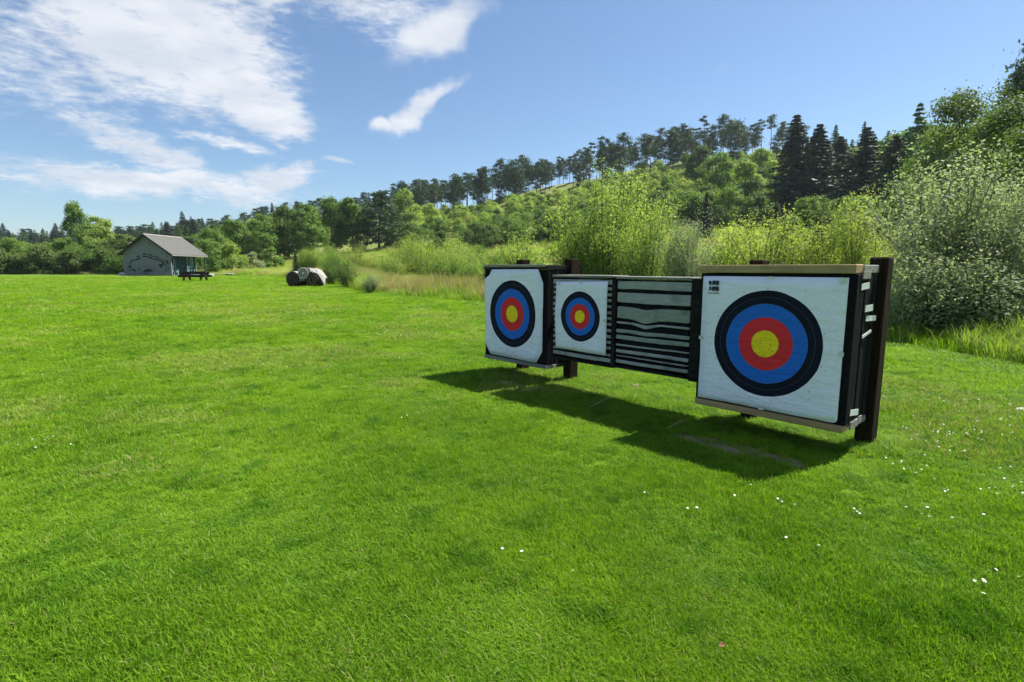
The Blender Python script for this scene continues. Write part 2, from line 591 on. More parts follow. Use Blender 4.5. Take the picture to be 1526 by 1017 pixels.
def crown_mesh(name, C, length, width, rng, bias, spread=0.55, direction=None, clump=None):
    v, q = leaf_quads(C, length, width, rng, bias, spread, direction)
    t = rng.random(len(C))
    if clump is not None:
        t = np.clip(t * 0.55 + clump * 0.45, 0, 1)
    return fast_mesh(name, v, q, np.repeat(t, 4))


def sph(n, rng):
    d = rng.normal(size=(n, 3))
    return d / np.linalg.norm(d, axis=1, keepdims=True)


class Proto:
    """a plant prototype: (part name, mesh, material) list; stamped out with linked meshes"""
    def __init__(self, name, parts):
        self.name, self.parts = name, parts

    def stamp(self, x, y, scale=1.0, rz=None, wide=1.0, label=None, cat='tree', group=None, mat=None, sink=0.05, name=None):
        e = empty(name or self.name, (x, y, tz(x, y) - sink), random.random() * 6.28 if rz is None else rz)
        e.scale = (scale * wide, scale * wide, scale)
        prop(e, label, cat, group)
        for pn, me, mt in self.parts:
            o = bpy.data.objects.new(pn, me)
            COL.objects.link(o)
            o.parent = e
            if not me.materials: me.materials.append(mt)
            if mat and pn in mat:
                o.material_slots[0].link = 'OBJECT'
                o.material_slots[0].material = mat[pn]
        return e


def broadleaf(name, seed, H=10.0, rad=3.6, base=0.16, lobes=11, nleaf=3600, leaf=0.42, mat='leaf_mid', bark='bark', droop=0.0, top=0.6):
    rng = np.random.default_rng(seed)
    trunk = MB()
    lean = rng.normal(size=2) * 0.04 * H
    P = [(lean[0] * t * t, lean[1] * t * t, H * 0.82 * t) for t in np.linspace(0, 1, 7)]
    trunk.tube(P, [0.022 * H * (1 - 0.86 * t) + 0.01 for t in np.linspace(0, 1, 7)], 7)
    Cs, tint, leafdir = [], [], []
    UP = np.array([0, 0, 0.55])
    for i in range(lobes):
        h = base + (1 - base) * ((i + 0.5) / lobes) ** 0.85
        prof = math.sin(math.pi * min(1, max(0.0, (h - base * 0.6) / (1.06 - base * 0.6))) ** 0.85) ** 0.7
        a = rng.random() * 6.28
        d = rad * prof * (0.35 + 0.45 * rng.random())
        lr = rad * (0.34 + 0.22 * rng.random()) * (0.55 + 0.45 * prof)
        c = np.array([lean[0] * h * h + d * math.cos(a), lean[1] * h * h + d * math.sin(a), H * h - lr * 0.35])
        # limb from the trunk to the lobe
        hz = max(0.12, h - 0.18)
        st = np.array([lean[0] * hz * hz, lean[1] * hz * hz, H * hz * 0.82])
        mid = st * 0.45 + c * 0.55 + np.array([0, 0, -0.03 * H])
        trunk.tube([st, mid, c], [0.009 * H * (1.15 - h), 0.006 * H * (1.1 - h) + .01, 0.01], 5, cap=False)
        m_ = int(nleaf / lobes / 14) + 1
        s = sph(m_, rng)
        s[:, 2] = np.where(s[:, 2] < -0.35, -s[:, 2] * 0.6, s[:, 2])
        cc = c + s * lr * (0.55 + 0.5 * rng.random((m_, 1))) * np.array([1, 1, 0.85])
        tt = rng.random(m_)
        k = 14
        pts = np.repeat(cc, k, 0) + rng.normal(size=(m_ * k, 3)) * np.array([1, 1, 0.7 + droop]) * lr * 0.24
        if droop: pts[:, 2] -= np.abs(rng.normal(size=m_ * k)) * droop * lr * 0.5
        Cs.append(pts); tint.append(np.repeat(tt, k))
        leafdir.append((pts - c) / lr + UP + np.array([lean[0] * 0, 0, 0]))
    C = np.concatenate(Cs); tint = np.concatenate(tint)
    C[:, 2] = np.maximum(C[:, 2], 0.05 * H)
    return Proto(name, [('trunk', trunk.mesh('trunk', True), M[bark]),
                        ('crown', crown_mesh('crown', C, leaf, leaf * 0.8, rng, np.concatenate(leafdir), 0.5, clump=tint), M[mat])])


def pine(name, seed, H=14.0, bare=0.55, rad=2.3, nclump=15, per=105, leaf=0.5):
    rng = np.random.default_rng(seed)
    trunk = MB()
    lx, ly = rng.normal(size=2) * 0.04 * H
    f = lambda t: np.array([lx * t * t, ly * t * t, H * t * 0.97])
    ts = np.linspace(0, 1, 8)
    trunk.tube([f(t) for t in ts], [0.0125 * H * (1 - 0.8 * t) for t in ts], 6)
    Cs, tint, D = [], [], []
    for i in range(nclump):
        t = min(bare + (1 - bare) * (i + rng.random()) / nclump, 1.0)
        q = (t - bare) / (1 - bare)
        shape = (0.55 + 0.45 * math.sin(math.pi * min(1, 0.1 + 0.75 * q))) * (1 - 0.55 * q ** 3)
        d = rad * shape * (0.25 + 0.75 * rng.random())
        a = i * 2.4 + rng.random() * 1.5
        st = f(t - 0.04)
        c = st + np.array([d * math.cos(a), d * math.sin(a), d * (0.05 + 0.35 * rng.random())])
        trunk.tube([st, (st + c) / 2 + np.array([0, 0, 0.12 * d]), c], [0.045, 0.03, 0.012], 4, cap=False)
        r = rad * (0.26 + 0.24 * rng.random()) * (0.6 + 0.4 * shape)
        o = rng.normal(size=(per, 3)) * np.array([1, 1, 0.40]) * 0.62
        Cs.append(c + o * r); tint.append(np.full(per, rng.random())); D.append(o + np.array([0, 0, 0.5]))
    for i in range(6):                                     # dead stubs on the bare stem
        t = bare * (0.45 + 0.5 * rng.random())
        a = rng.random() * 6.28; st = f(t); L = 0.4 + 0.7 * rng.random()
        trunk.tube([st, st + np.array([L * math.cos(a), L * math.sin(a), 0.1])], [0.03, 0.01], 4, cap=False)
    C = np.concatenate(Cs)
    return Proto(name, [('trunk', trunk.mesh('trunk', True), M['pine_bark']),
                        ('crown', crown_mesh('crown', C, leaf, leaf * 0.5, rng, np.concatenate(D), 0.6, clump=np.concatenate(tint)), M['pine_needles'])])


def spruce(name, seed, H=16.0, rad=3.0, levels=30, per=15, nl=20, leaf=0.52, mat='spruce_needles', base=0.05):
    rng = np.random.default_rng(seed)
    trunk = MB()
    ts = np.linspace(0, 1, 6)
    trunk.tube([(0, 0, H * t) for t in ts], [0.014 * H * (1 - 0.93 * t) for t in ts], 6)
    Cs, D, tint = [], [], []
    for i in range(levels):
        q = i / (levels - 1)
        h = base + (1 - base) * q * 0.985
        n = max(4, int(per * (1 - 0.5 * q)))
        for j in range(n):
            a = rng.random() * 6.28
            L = rad * (1 - q) ** 0.85 * (0.70 + 0.45 * rng.random()) + 0.12
            s = np.linspace(0.15, 1, nl) + rng.normal(size=nl) * 0.03
            z = H * h - L * 0.30 * s + 0.16 * L * s ** 3
            w_ = 0.16 * L * (1.1 - s) + 0.05
            pts = np.stack([L * s * math.cos(a), L * s * math.sin(a), z], 1) + rng.normal(size=(nl, 3)) * w_[:, None] * np.array([1, 1, 0.35])
            Cs.append(pts)
            D.append(np.repeat([[math.cos(a), math.sin(a), -0.25]], nl, 0))
            tint.append(np.full(nl, rng.random()))
    C, D = np.concatenate(Cs), np.concatenate(D)
    return Proto(name, [('trunk', trunk.mesh('trunk', True), M['bark']),
                        ('crown', crown_mesh('crown', C, leaf, leaf * 0.5, rng, D * np.array([1, 1, 0]) * 0.7 + np.array([0, 0, 0.6]), 0.5, D, np.concatenate(tint)), M[mat])])


def shrub(name, seed, H=4.0, rad=1.7, stems=26, twigs=13, nl=26, leaf=0.085, mat='leaf_light', erect=0.75, bark='bark', fill=0.25, wide_leaf=0.5, low=0.12):
    """many-stemmed willow or birch bush with leafy shoots"""
    rng = np.random.default_rng(seed)
    wood = MB()
    Cs, D, tint = [], [], []
    for i in range(stems):
        a = rng.random() * 6.28
        L = H * (0.55 + 0.47 * rng.random())
        sp = rad * (0.15 + 0.9 * rng.random() ** 0.8)
        if L > 0.85 * H: sp *= 0.55
        b0 = np.array([math.cos(a) * 0.12 * rad, math.sin(a) * 0.12 * rad, 0.0])
        tip = np.array([math.cos(a) * sp, math.sin(a) * sp, L])
        wig = rng.normal(size=3) * 0.05 * H * np.array([1, 1, 0])
        f = lambda t: b0 * (1 - t) + tip * np.array([t ** (0.8 + erect), t ** (0.8 + erect), t]) + wig * math.sin(t * 3.1)
        ts = np.linspace(0, 1, 6)
        wood.tube([f(t) for t in ts], [0.0065 * H * (1 - 0.85 * t) + 0.003 for t in ts], 5, cap=False)
        for j in range(twigs):
            t = low + (1 - low) * (j + rng.random()) / twigs
            st = f(t)
            ta = rng.random() * 6.28
            tl = rad * (0.20 + 0.36 * rng.random()) * (1.15 - 0.65 * t)
            dv = np.array([math.cos(ta) * 0.8, math.sin(ta) * 0.8, 0.35 + 0.7 * erect * rng.random()])
            dv /= np.linalg.norm(dv)
            en = st + dv * tl
            if j % 3 == 0:
                wood.tube([st, en], [0.006, 0.002], 3, cap=False)
            s = rng.random(nl)
            pts = st + (en - st) * s[:, None] + rng.normal(size=(nl, 3)) * (0.075 * rad + 0.02)
            Cs.append(pts)
            D.append(np.repeat(dv[None], nl, 0))
            tint.append(np.full(nl, rng.random()))
    C, D = np.concatenate(Cs), np.concatenate(D)
    C[:, 2] = np.maximum(C[:, 2], 0.03)
    return Proto(name, [('stem', wood.mesh('stem', True), M[bark]),
                        ('foliage', crown_mesh('foliage', C, leaf, leaf * wide_leaf, rng, C * np.array([1, 1, 0]) / rad + np.array([0, 0, 0.6]), 0.6, D * 0.6, np.concatenate(tint)), M[mat])])


# ------------------------------------------------------------------ hillside wood
PINES = [pine('pine_tree', 100 + i, 14.0, b, r, n, 85) for i, (b, r, n) in enumerate([(0.50, 2.7, 20), (0.60, 3.0, 18), (0.34, 2.6, 27), (0.16, 2.9, 40), (0.68, 2.3, 10), (0.44, 3.4, 26), (0.62, 1.8, 9)])]
SPRUCES = [spruce('spruce_tree', 200 + i, 16, r) for i, r in enumerate((3.6, 3.0, 4.0))]
LARCH = spruce('larch_tree', 222, 14, 2.8, 26, 11, 17, 0.48, 'larch_needles', 0.10)
BROADS = [broadleaf('broadleaf_tree', 300, 10, 3.7, 0.10, 18, 9000, 0.33), broadleaf('broadleaf_tree', 301, 10, 3.1, 0.08, 19, 8400, 0.33), broadleaf('broadleaf_tree', 302, 10, 4.2, 0.10, 22, 9600, 0.33),
          broadleaf('broadleaf_tree', 303, 10, 2.8, 0.08, 18, 8400, 0.32, droop=0.5, bark='birch_bark')]
BUSHES = [broadleaf('hillside_bush', 320 + i, 4.0, r, 0.0, 14, 4600, 0.23) for i, r in enumerate((2.3, 2.9, 2.0))]


def crown(matname): return {'crown': M[matname]}


# pines standing along the crest: column in the photo, distance, height factor, variant
crest = []
q = random.Random(5)
px = 586.0
while px < 1165:
    if q.random() < 0.16: gap = q.uniform(11, 20)
    elif px < 850: gap = q.uniform(2.5, 8)
    elif px < 1090: gap = q.uniform(2.5, 8)
    else: gap = q.uniform(5, 11)
    px += gap
    a = pxaz(px)
    rc = float(lerp_tab(a, CREST_R))
    h = q.uniform(0.70, 1.22) * (0.90 if px < 700 else 1.0)
    v = q.choice([0, 1, 5, 2, 4, 6, 0, 1]) if px > 850 else q.choice([0, 2, 2, 3, 3, 5, 1, 0])
    crest.append((px, rc + q.uniform(-26, 5), h, v))
for i, (px, r, h, v) in enumerate(crest):
    x, y = pol(pxaz(px), r)
    kindtxt = ['tall dark pine', 'slim bare-stemmed pine', 'dense pine', 'low-branched pine', 'thin pine', 'spreading pine', 'spindly pine'][v]
    PINES[v].stamp(x, y, h, label='%s, %s from the left in the hilltop row' % (kindtxt, nth(i)), group='pines along the hill crest')
q = random.Random(6)
lb = 0
for px in np.arange(600, 1120, 9.5):
    a = pxaz(px + q.uniform(-4, 4))
    x, y = pol(a, float(lerp_tab(a, CREST_R)) + q.uniform(6, 20))
    PINES[q.choice([0, 1, 5, 2, 4])].stamp(x, y, q.uniform(0.85, 1.15), label='pine, %s from the left in the rear rank behind the hilltop row' % nth(lb), group='rear rank hilltop pines'); lb += 1
# darker conifers of the wood left of the crest row
q = random.Random(9)
lb = 0
for px in np.arange(282, 600, 8.5):
    a = pxaz(px + q.uniform(-3, 3))
    rc = float(lerp_tab(a, CREST_R))
    x, y = pol(a, rc + q.uniform(-14, 6))
    (SPRUCES[q.randrange(3)] if q.random() < 0.12 else PINES[q.choice([2, 3, 3])]).stamp(x, y, q.uniform(0.62, 0.88), label='dark conifer, %s from the left on the ridge above the broadleaf trees' % nth(lb), group='ridge conifers'); lb += 1
# far wood on the left skyline
q = random.Random(10)
for row, (rad, hs) in enumerate(((398, 1.05), (365, 0.95), (330, 0.9))):
    lb = 0
    for px in np.arange(-40, 300, 8.5 + row * 1.5):
        a = pxaz(px + q.uniform(-4, 4))
        rc = float(lerp_tab(a, CREST_R))
        x, y = pol(a, min(rad, rc - 4 + row * -22) + q.uniform(-8, 8))
        pr = q.choice([SPRUCES[0], SPRUCES[2], PINES[3], PINES[3], LARCH])
        pr.stamp(x, y, q.uniform(0.65, 0.95) * hs, wide=1.45, label='distant conifer, %s from the left in the %s rank of the far left wood' % (nth(lb), ('rear', 'middle', 'front')[row]), group='distant left conifers, %s rank' % ('rear', 'middle', 'front')[row]); lb += 1

# broadleaf wood at the foot of the hill: column, distance, height, variant, material, label
BW = [(318, 118, 8.0, 2, 'leaf_mid', 'round green tree nearest the hut roof, right of it'), (356, 124, 9.4, 0, 'leaf_mid', 'broad green tree second right of the hut'),
      (394, 122, 10.0, 1, 'leaf_mid', 'tall oval green tree above the pale bank right of the hut'), (432, 126, 11.0, 2, 'leaf_deep', 'broad deep-green tree behind the grassy bank'),
      (462, 122, 11.4, 1, 'leaf_mid', 'tall bright-edged tree above the round straw bales'), (497, 130, 12.4, 3, 'leaf_mid', 'drooping birch left of the dark tree'),
      (528, 128, 12.0, 1, 'leaf_mid', 'oval green tree beside the dark tree'), (605, 150, 12.5, 0, 'leaf_light', 'light green tree just right of the dark tree'),
      (640, 160, 8.0, 2, 'leaf_light', 'low light green tree on the open slope')]
for px, r, H, v, mt, lab in BW:
    x, y = pol(pxaz(px), r)
    BROADS[v].stamp(x, y, H / 10, label=lab, mat=crown(mt))
x, y = pol(pxaz(566), 126)
PINES[3].stamp(x, y, 1.0, wide=1.75, label='bushy dark pine standing at the end of the broadleaf wood')
q = random.Random(12)
lb = 0
for px in list(np.arange(300, 600, 13)):                       # second rank behind
    a = pxaz(px + q.uniform(-4, 4))
    x, y = pol(a, q.uniform(150, 178))
    BROADS[q.randrange(4)].stamp(x, y, q.uniform(0.7, 0.95), mat=crown(q.choice(['leaf_mid', 'leaf_deep', 'leaf_light'])), label='green broadleaf tree, %s from the left in the rear rank of the wood' % nth(lb), group='rear rank broadleaf trees'); lb += 1
# trees around the left end of the field
LW = [(122, 128, 12.6, 3, 'leaf_mid', 'tall bright birch towering over the trees left of the hut', 0.66), (150, 122, 10.0, 1, 'leaf_light', 'lower bright tree leaning against the tall birch', 0.95)]
for px, r, H, v, mt, lab, wd in LW:
    x, y = pol(pxaz(px), r)
    BROADS[v].stamp(x, y, H / 10, wide=wd, label=lab, mat=crown(mt))
q = random.Random(14)
lb = 0
for px in np.arange(-60, 330, 11):
    a = pxaz(px + q.uniform(-4, 4))
    x, y = pol(a, float(lerp_tab(a, EDGE)) + q.uniform(8, 34))
    BROADS[q.randrange(3)].stamp(x, y, q.uniform(0.38, 0.62), wide=1.15, mat=crown(q.choice(['leaf_mid', 'leaf_deep', 'leaf_olive', 'leaf_mid'])), label='low tree, %s from the left in the belt behind the left end of the field' % nth(lb), group='left field edge trees'); lb += 1
lb = 0
for px in np.arange(-60, 300, 12):
    a = pxaz(px + q.uniform(-5, 5))
    x, y = pol(a, float(lerp_tab(a, EDGE)) + q.uniform(1, 6))
    BUSHES[q.randrange(3)].stamp(x, y, q.uniform(0.6, 1.0), wide=1.1, mat=crown(q.choice(['leaf_olive', 'leaf_deep', 'leaf_olive'])), cat='bush', label='bush, %s from the left along the left end of the field' % nth(lb), group='left field edge bushes'); lb += 1

# open slope between the wood and the big spruces: bright bushes, darker below
q = random.Random(21)
for i in range(285):
    px = q.uniform(585, 1180)
    a = pxaz(px)
    rc = float(lerp_tab(a, CREST_R))
    r = rc - 5 - (rc - 114) * q.random() ** 1.08
    x, y = pol(a, r)
    s = q.uniform(0.75, 1.35) * (1.2 if px > 980 else 1.0) * (0.75 if r > rc - 30 else 1.0)
    up_ = r > 142
    mt = q.choice(['leaf_light', 'leaf_mid', 'leaf_light', 'leaf_yellow']) if up_ else q.choice(['leaf_mid', 'leaf_deep', 'leaf_deep'])
    tone = {'leaf_light': 'light green', 'leaf_yellow': 'yellow-green', 'leaf_mid': 'mid-green', 'leaf_deep': 'dark green'}[mt]
    zone = 'left of the tall willow' if px < 840 else ('above the tall willow' if px < 1000 else 'left of the big spruces')
    lab = '%s %s bush on the %s hillside %s' % ('large' if s > 1.1 else 'small', tone, 'upper' if up_ else 'lower', zone)
    BUSHES[q.randrange(3)].stamp(x, y, s, mat=crown(mt), cat='bush', label=lab, group=lab.replace(' bush ', ' bushes '))
for px, r, H, v, mt, lab in [(1060, 150, 12, 2, 'leaf_mid', 'round green tree high on the slope under the last pines'), (1105, 132, 10, 0, 'leaf_light', 'pale round tree left of the big spruces'),
                             (1080, 112, 7.5, 2, 'leaf_mid', 'round tree low on the slope left of the spruces'), (1030, 165, 13, 1, 'leaf_deep', 'deep green tree under the skyline pines'),
                             (990, 140, 9, 0, 'leaf_mid', 'green tree behind the tall willow'), (930, 150, 9, 3, 'leaf_mid', 'slender tree behind the willow tip'),
                             (1125, 160, 11, 0, 'leaf_light', 'light tree right under the end of the pine row')]:
    x, y = pol(pxaz(px), r)
    BROADS[v].stamp(x, y, H / 10, label=lab, mat=crown(mt))
for px, r, H in [(1048, 96, 8.0), (948, 120, 8.5)]:
    x, y = pol(pxaz(px), r)
    SPRUCES[1].stamp(x, y, H / 16, wide=1.25, label='small dark spruce ' + ('among the bushes left of the big spruces' if px > 1000 else 'behind the tall willow'))
# big dark spruces and the wood to the right
SW = [(1172, 120, 21.5, 1, 'leftmost of the big dark spruces right of the pine row'), (1206, 116, 19.5, 0, 'second big dark spruce from the left'), (1238, 122, 16.5, 2, 'dark spruce in the middle of the spruce clump'),
      (1276, 112, 17.5, 0, 'broad dark spruce right of the clump middle'), (1318, 98, 15.5, 2, 'nearest dark spruce, above the right target')]
for px, r, H, v, lab in SW:
    x, y = pol(pxaz(px), r)
    SPRUCES[v].stamp(x, y, (H - 1.5) / 16, wide=1.75, label=lab)
q = random.Random(31)
lb = 0
for px in np.arange(1185, 1460, 7.5):
    a = pxaz(px + q.uniform(-4, 4))
    x, y = pol(a, q.uniform(150, 190))
    q.choice([LARCH, LARCH, BROADS[1], BROADS[3], BROADS[1]]).stamp(x, y, q.uniform(0.75, 1.0), wide=1.25, mat=crown(q.choice(['leaf_deep', 'larch_needles', 'leaf_deep'])), label='tree, %s from the left on the skyline behind the big spruces' % nth(lb), group='skyline trees behind the spruces'); lb += 1
lb = 0
for px in np.arange(1180, 1420, 17):
    a = pxaz(px + q.uniform(-5, 5))
    x, y = pol(a, q.uniform(72, 92))
    BROADS[q.randrange(4)].stamp(x, y, q.uniform(0.45, 0.7), mat=crown(q.choice(['leaf_deep', 'leaf_mid', 'leaf_deep'])), label='dim green tree, %s from the left at the foot of the big spruces' % nth(lb), group='trees under the spruces'); lb += 1
NEARB = [broadleaf('broadleaf_tree', 337, 10, 4.3, 0.10, 15, 22000, 0.15), broadleaf('broadleaf_tree', 338, 10, 3.7, 0.10, 14, 20000, 0.15, droop=0.35)]
for px, r, H, v, mt, wd, lab in [(1432, 54, 13.4, 0, 'leaf_olive', 0.9, 'big green tree rising above the grey bush on the right'), (1500, 46, 11.3, 1, 'leaf_deep', 1.15, 'dark broad tree at the right edge'),
                                 (1395, 64, 12.6, 1, 'leaf_mid', 0.9, 'light green tree left of the big one, behind the bush'), (1545, 36, 7.8, 0, 'leaf_deep', 1.1, 'shadowy tree cut by the right edge of view'),
                                 (1480, 70, 16.8, 1, 'leaf_olive', 1.0, 'feathery pale tree top against the sky on the right'), (1600, 44, 12.0, 1, 'leaf_deep', 1.0, 'tree just beyond the right edge')]:
    x, y = pol(pxaz(px), r)
    NEARB[v].stamp(x, y, H / 10, wide=wd, label=lab, mat=crown(mt))
q = random.Random(36)
for lb, px in enumerate(np.arange(1326, 1436, 11)):
    x, y = pol(pxaz(px + q.uniform(-3, 3)), q.uniform(100, 122))
    q.choice([LARCH, BROADS[1], BROADS[3], BROADS[0]]).stamp(x, y, q.uniform(1.1, 1.45), wide=1.1, mat=crown(q.choice(['leaf_deep', 'larch_needles', 'leaf_mid'])), label='green tree, %s from the left between the big spruces and the right-hand tree' % nth(lb), group='trees right of the spruces')
x, y = pol(pxaz(1512), 64)
pine('pine_tree', 141, 14.0, 0.15, 2.9, 60, 260, 0.24).stamp(x, y, 1.42, wide=0.72, label='dark pine top poking above the trees in the top right corner')

# ------------------------------------------------------------------ scrub behind the targets
WILLOW = [shrub('willow_bush', 400, 5.2, 2.4, 36, 16, 34, 0.100, 'leaf_light', 0.5), shrub('willow_bush', 401, 3.6, 2.0, 30, 13, 26, 0.100, 'leaf_yellow', 0.7),
          shrub('willow_bush', 402, 5.0, 2.2, 36, 15, 30, 0.092, 'leaf_grey', 0.6, 'birch_bark', wide_leaf=0.6), shrub('willow_bush', 403, 2.4, 1.4, 22, 11, 24, 0.100, 'leaf_light', 0.75),
          shrub('willow_bush', 404, 2.0, 1.5, 20, 11, 26, 0.090, 'leaf_mid', 0.5)]


def fol(n): return {'foliage': M[n]}


NB = [  # column, distance, prototype, height, width factor, leaf colour, label
    (905, 23.5, 0, 5.6, 1.0, 'leaf_light', 'tall willow bush peaking behind the two middle targets'),
    (965, 21.5, 0, 4.2, 0.95, 'leaf_light', 'willow bush behind the bare foam target'),
    (1022, 20.5, 2, 3.4, 0.95, 'leaf_grey', 'pale grey willow bush left of the right target'),
    (856, 24.5, 1, 3.6, 0.9, 'leaf_mid', 'darker willow bush behind the left target post'),
    (783, 27.0, 3, 3.1, 1.0, 'leaf_light', 'upright willow sapling just above the left target'),
    (1150, 20.0, 1, 3.3, 1.0, 'leaf_yellow', 'yellow-green willow bush above the left half of the right target'),
    (1225, 20.5, 1, 3.1, 1.0, 'leaf_yellow', 'yellow-green willow bush above the right half of the right target'),
    (1278, 19.5, 0, 3.7, 0.8, 'leaf_yellow', 'willow with upright shoots above the right target post'),
    (1095, 22.0, 3, 3.0, 1.2, 'leaf_light', 'low willow bush between the grey willow and the yellow one'),
    (1398, 16.6, 2, 4.35, 1.05, 'leaf_grey', 'large silvery willow bush right of the right target'),
    (1462, 17.5, 2, 3.7, 1.0, 'leaf_grey', 'silvery bush between the large one and the right edge'),
    (1368, 14.8, 4, 1.9, 1.1, 'leaf_grey', 'low grey bush at the lawn edge right of the post'),
    (1420, 14.9, 4, 1.7, 1.2, 'leaf_grey', 'low spreading bush under the large silvery willow'),
    (1490, 14.6, 4, 1.8, 1.2, 'leaf_grey', 'low bush near the right edge of the lawn'),
    (1540, 16.0, 2, 3.6, 0.9, 'leaf_grey', 'silvery bush cut by the right edge'),
]
for px, r, v, H, wd, mt, lab in NB:
    x, y = pol(pxaz(px), r)
    h0 = (5.2, 3.6, 5.0, 2.4, 2.0)[v]
    WILLOW[v].stamp(x, y, H / h0, wide=wd * min(1.0, h0 / H * 1.15), label=lab, cat='bush', mat=fol(mt))
q = random.Random(41)
yw = []
for i in range(66):                                            # young willows in the rough left of the targets
    px = q.uniform(448, 800)
    a = pxaz(px)
    yw.append((px, float(lerp_tab(a, EDGE)) + 4.5 + 22 * q.random() ** 1.1))
for i, (px, r) in enumerate(sorted(yw)):
    x, y = pol(pxaz(px), r)
    mt = q.choice(['leaf_light', 'leaf_light', 'leaf_yellow', 'leaf_yellow', 'leaf_mid'])
    tone = {'leaf_light': 'light green', 'leaf_yellow': 'yellow-green', 'leaf_mid': 'mid-green'}[mt]
    WILLOW[q.choice([3, 3, 4, 1])].stamp(x, y, q.uniform(0.68, 1.10) * (0.8 if r < 32 else 1.0), label='%s young willow, %s from the left in the rough left of the targets' % (tone, nth(i)), group='young willows in the rough', cat='bush', mat=fol(mt))
for px, r, s, mt, lab in [(492, 41, 0.85, 'leaf_deep', 'dark low bush at the lawn edge right of the bales'), (520, 36, 0.85, 'leaf_deep', 'second dark bush along the lawn edge right of the bales'), (548, 29.5, 0.55, 'leaf_grey', 'leafy clump at the corner of the rough')]:
    x, y = pol(pxaz(px), r)
    WILLOW[4].stamp(x, y, s, label=lab, cat='bush', mat=fol(mt))
for i in range(24):                                            # rough behind the near bushes
    px = q.uniform(820, 1600)
    x, y = pol(pxaz(px), q.uniform(27, 52))
    WILLOW[q.choice([1, 3, 3])].stamp(x, y, q.uniform(0.55, 0.85), label='light bush in the rough behind the near willows', group='bushes behind the near willows', cat='bush', mat=fol(q.choice(['leaf_light', 'leaf_yellow', 'leaf_mid'])))
# small bushes on the bank beyond the hut
for px, r, s, mt, lab in [(346, 84, 1.05, 'leaf_light', 'upright bright bush right of the hut'), (322, 82, 0.8, 'leaf_mid', 'low green bush close behind the porch post'), (378, 88, 0.75, 'leaf_grey', 'grey bush on the bank right of the hut'),
                          (405, 92, 0.9, 'leaf_mid', 'green bush on top of the pale bank'), (622, 110, 0.9, 'leaf_mid', 'round bush alone on the pale slope')]:
    x, y = pol(pxaz(px), r)
    BUSHES[2].stamp(x, y, s, label=lab, cat='bush', mat=crown(mt))
x, y = pol(pxaz(441), 46)
SPRUCES[1].stamp(x, y, 2.4 / 16, wide=1.2, label='tiny dark spruce just behind the round bales')


# ------------------------------------------------------------------ thin air haze over the far wood
m, k, out = new_mat('air_haze')
pv = k.n('ShaderNodeVolumePrincipled', Density=0.00016, Color=(0.78, 0.87, 1.0, 1), Anisotropy=0.3)
k.set(out, 'Volume', pv.outputs[0])
hz = MB().box(-1600, 1600, -1600, 1600, -32, 68).build('haze', m)
prop(hz, 'thin bluish air haze over the far wood', 'haze', None, 'stuff')


# ------------------------------------------------------------------ archery targets
M['black_foam'] = surf('black_foam', (0.005, 0.005, 0.0065), (0.014, 0.014, 0.017), 30, 0.9, (1, 1, 1), 0.3, spec=0.08)
M['post'] = surf('creosoted_post', (0.010, 0.006, 0.004), (0.034, 0.020, 0.012), 14, 0.95, (4, 4, 0.22), 0.8, spec=0.1, c3=(0.060, 0.037, 0.022), bdist=0.02)
M['new_board'] = surf('tan_board', (0.30, 0.205, 0.105), (0.43, 0.30, 0.155), 9, 0.8, (0.25, 3, 3), 0.3, c3=(0.24, 0.18, 0.11))
M['old_board'] = surf('weathered_board', (0.16, 0.155, 0.14), (0.30, 0.29, 0.26), 9, 0.9, (0.25, 3, 3), 0.4)
M['dark_board'] = surf('dark_board', (0.009, 0.009, 0.010), (0.026, 0.025, 0.024), 9, 0.9, (0.3, 3, 3), 0.4, spec=0.1)
M['foam_white'] = surf('layer_foam', (0.33, 0.34, 0.34), (0.50, 0.51, 0.51), 14, 0.85, (0.5, 2, 6), 0.9, c3=(0.26, 0.275, 0.26), bdist=0.02)
M['foam_green'] = surf('aged_layer_foam', (0.26, 0.285, 0.26), (0.40, 0.425, 0.39), 12, 0.85, (0.5, 2, 6), 0.9, c3=(0.21, 0.23, 0.20), bdist=0.02)
M['scrap'] = surf('scrap_paper', (0.72, 0.72, 0.70), (0.82, 0.82, 0.80), 20, 0.7, (1, 1, 1), 0.2)
M['tape'] = surf('clear_tape', (0.55, 0.57, 0.52), (0.66, 0.67, 0.62), 20, 0.45, (1, 1, 1), 0.1)
M['ink'] = surf('printed_ink', (0.010, 0.016, 0.035), (0.020, 0.026, 0.05), 20, 0.6, (1, 1, 1), 0.0)
M['steel'] = surf('galvanised_steel', (0.36, 0.37, 0.37), (0.50, 0.51, 0.51), 12, 0.45, (1, 1, 1), 0.1, spec=0.6)


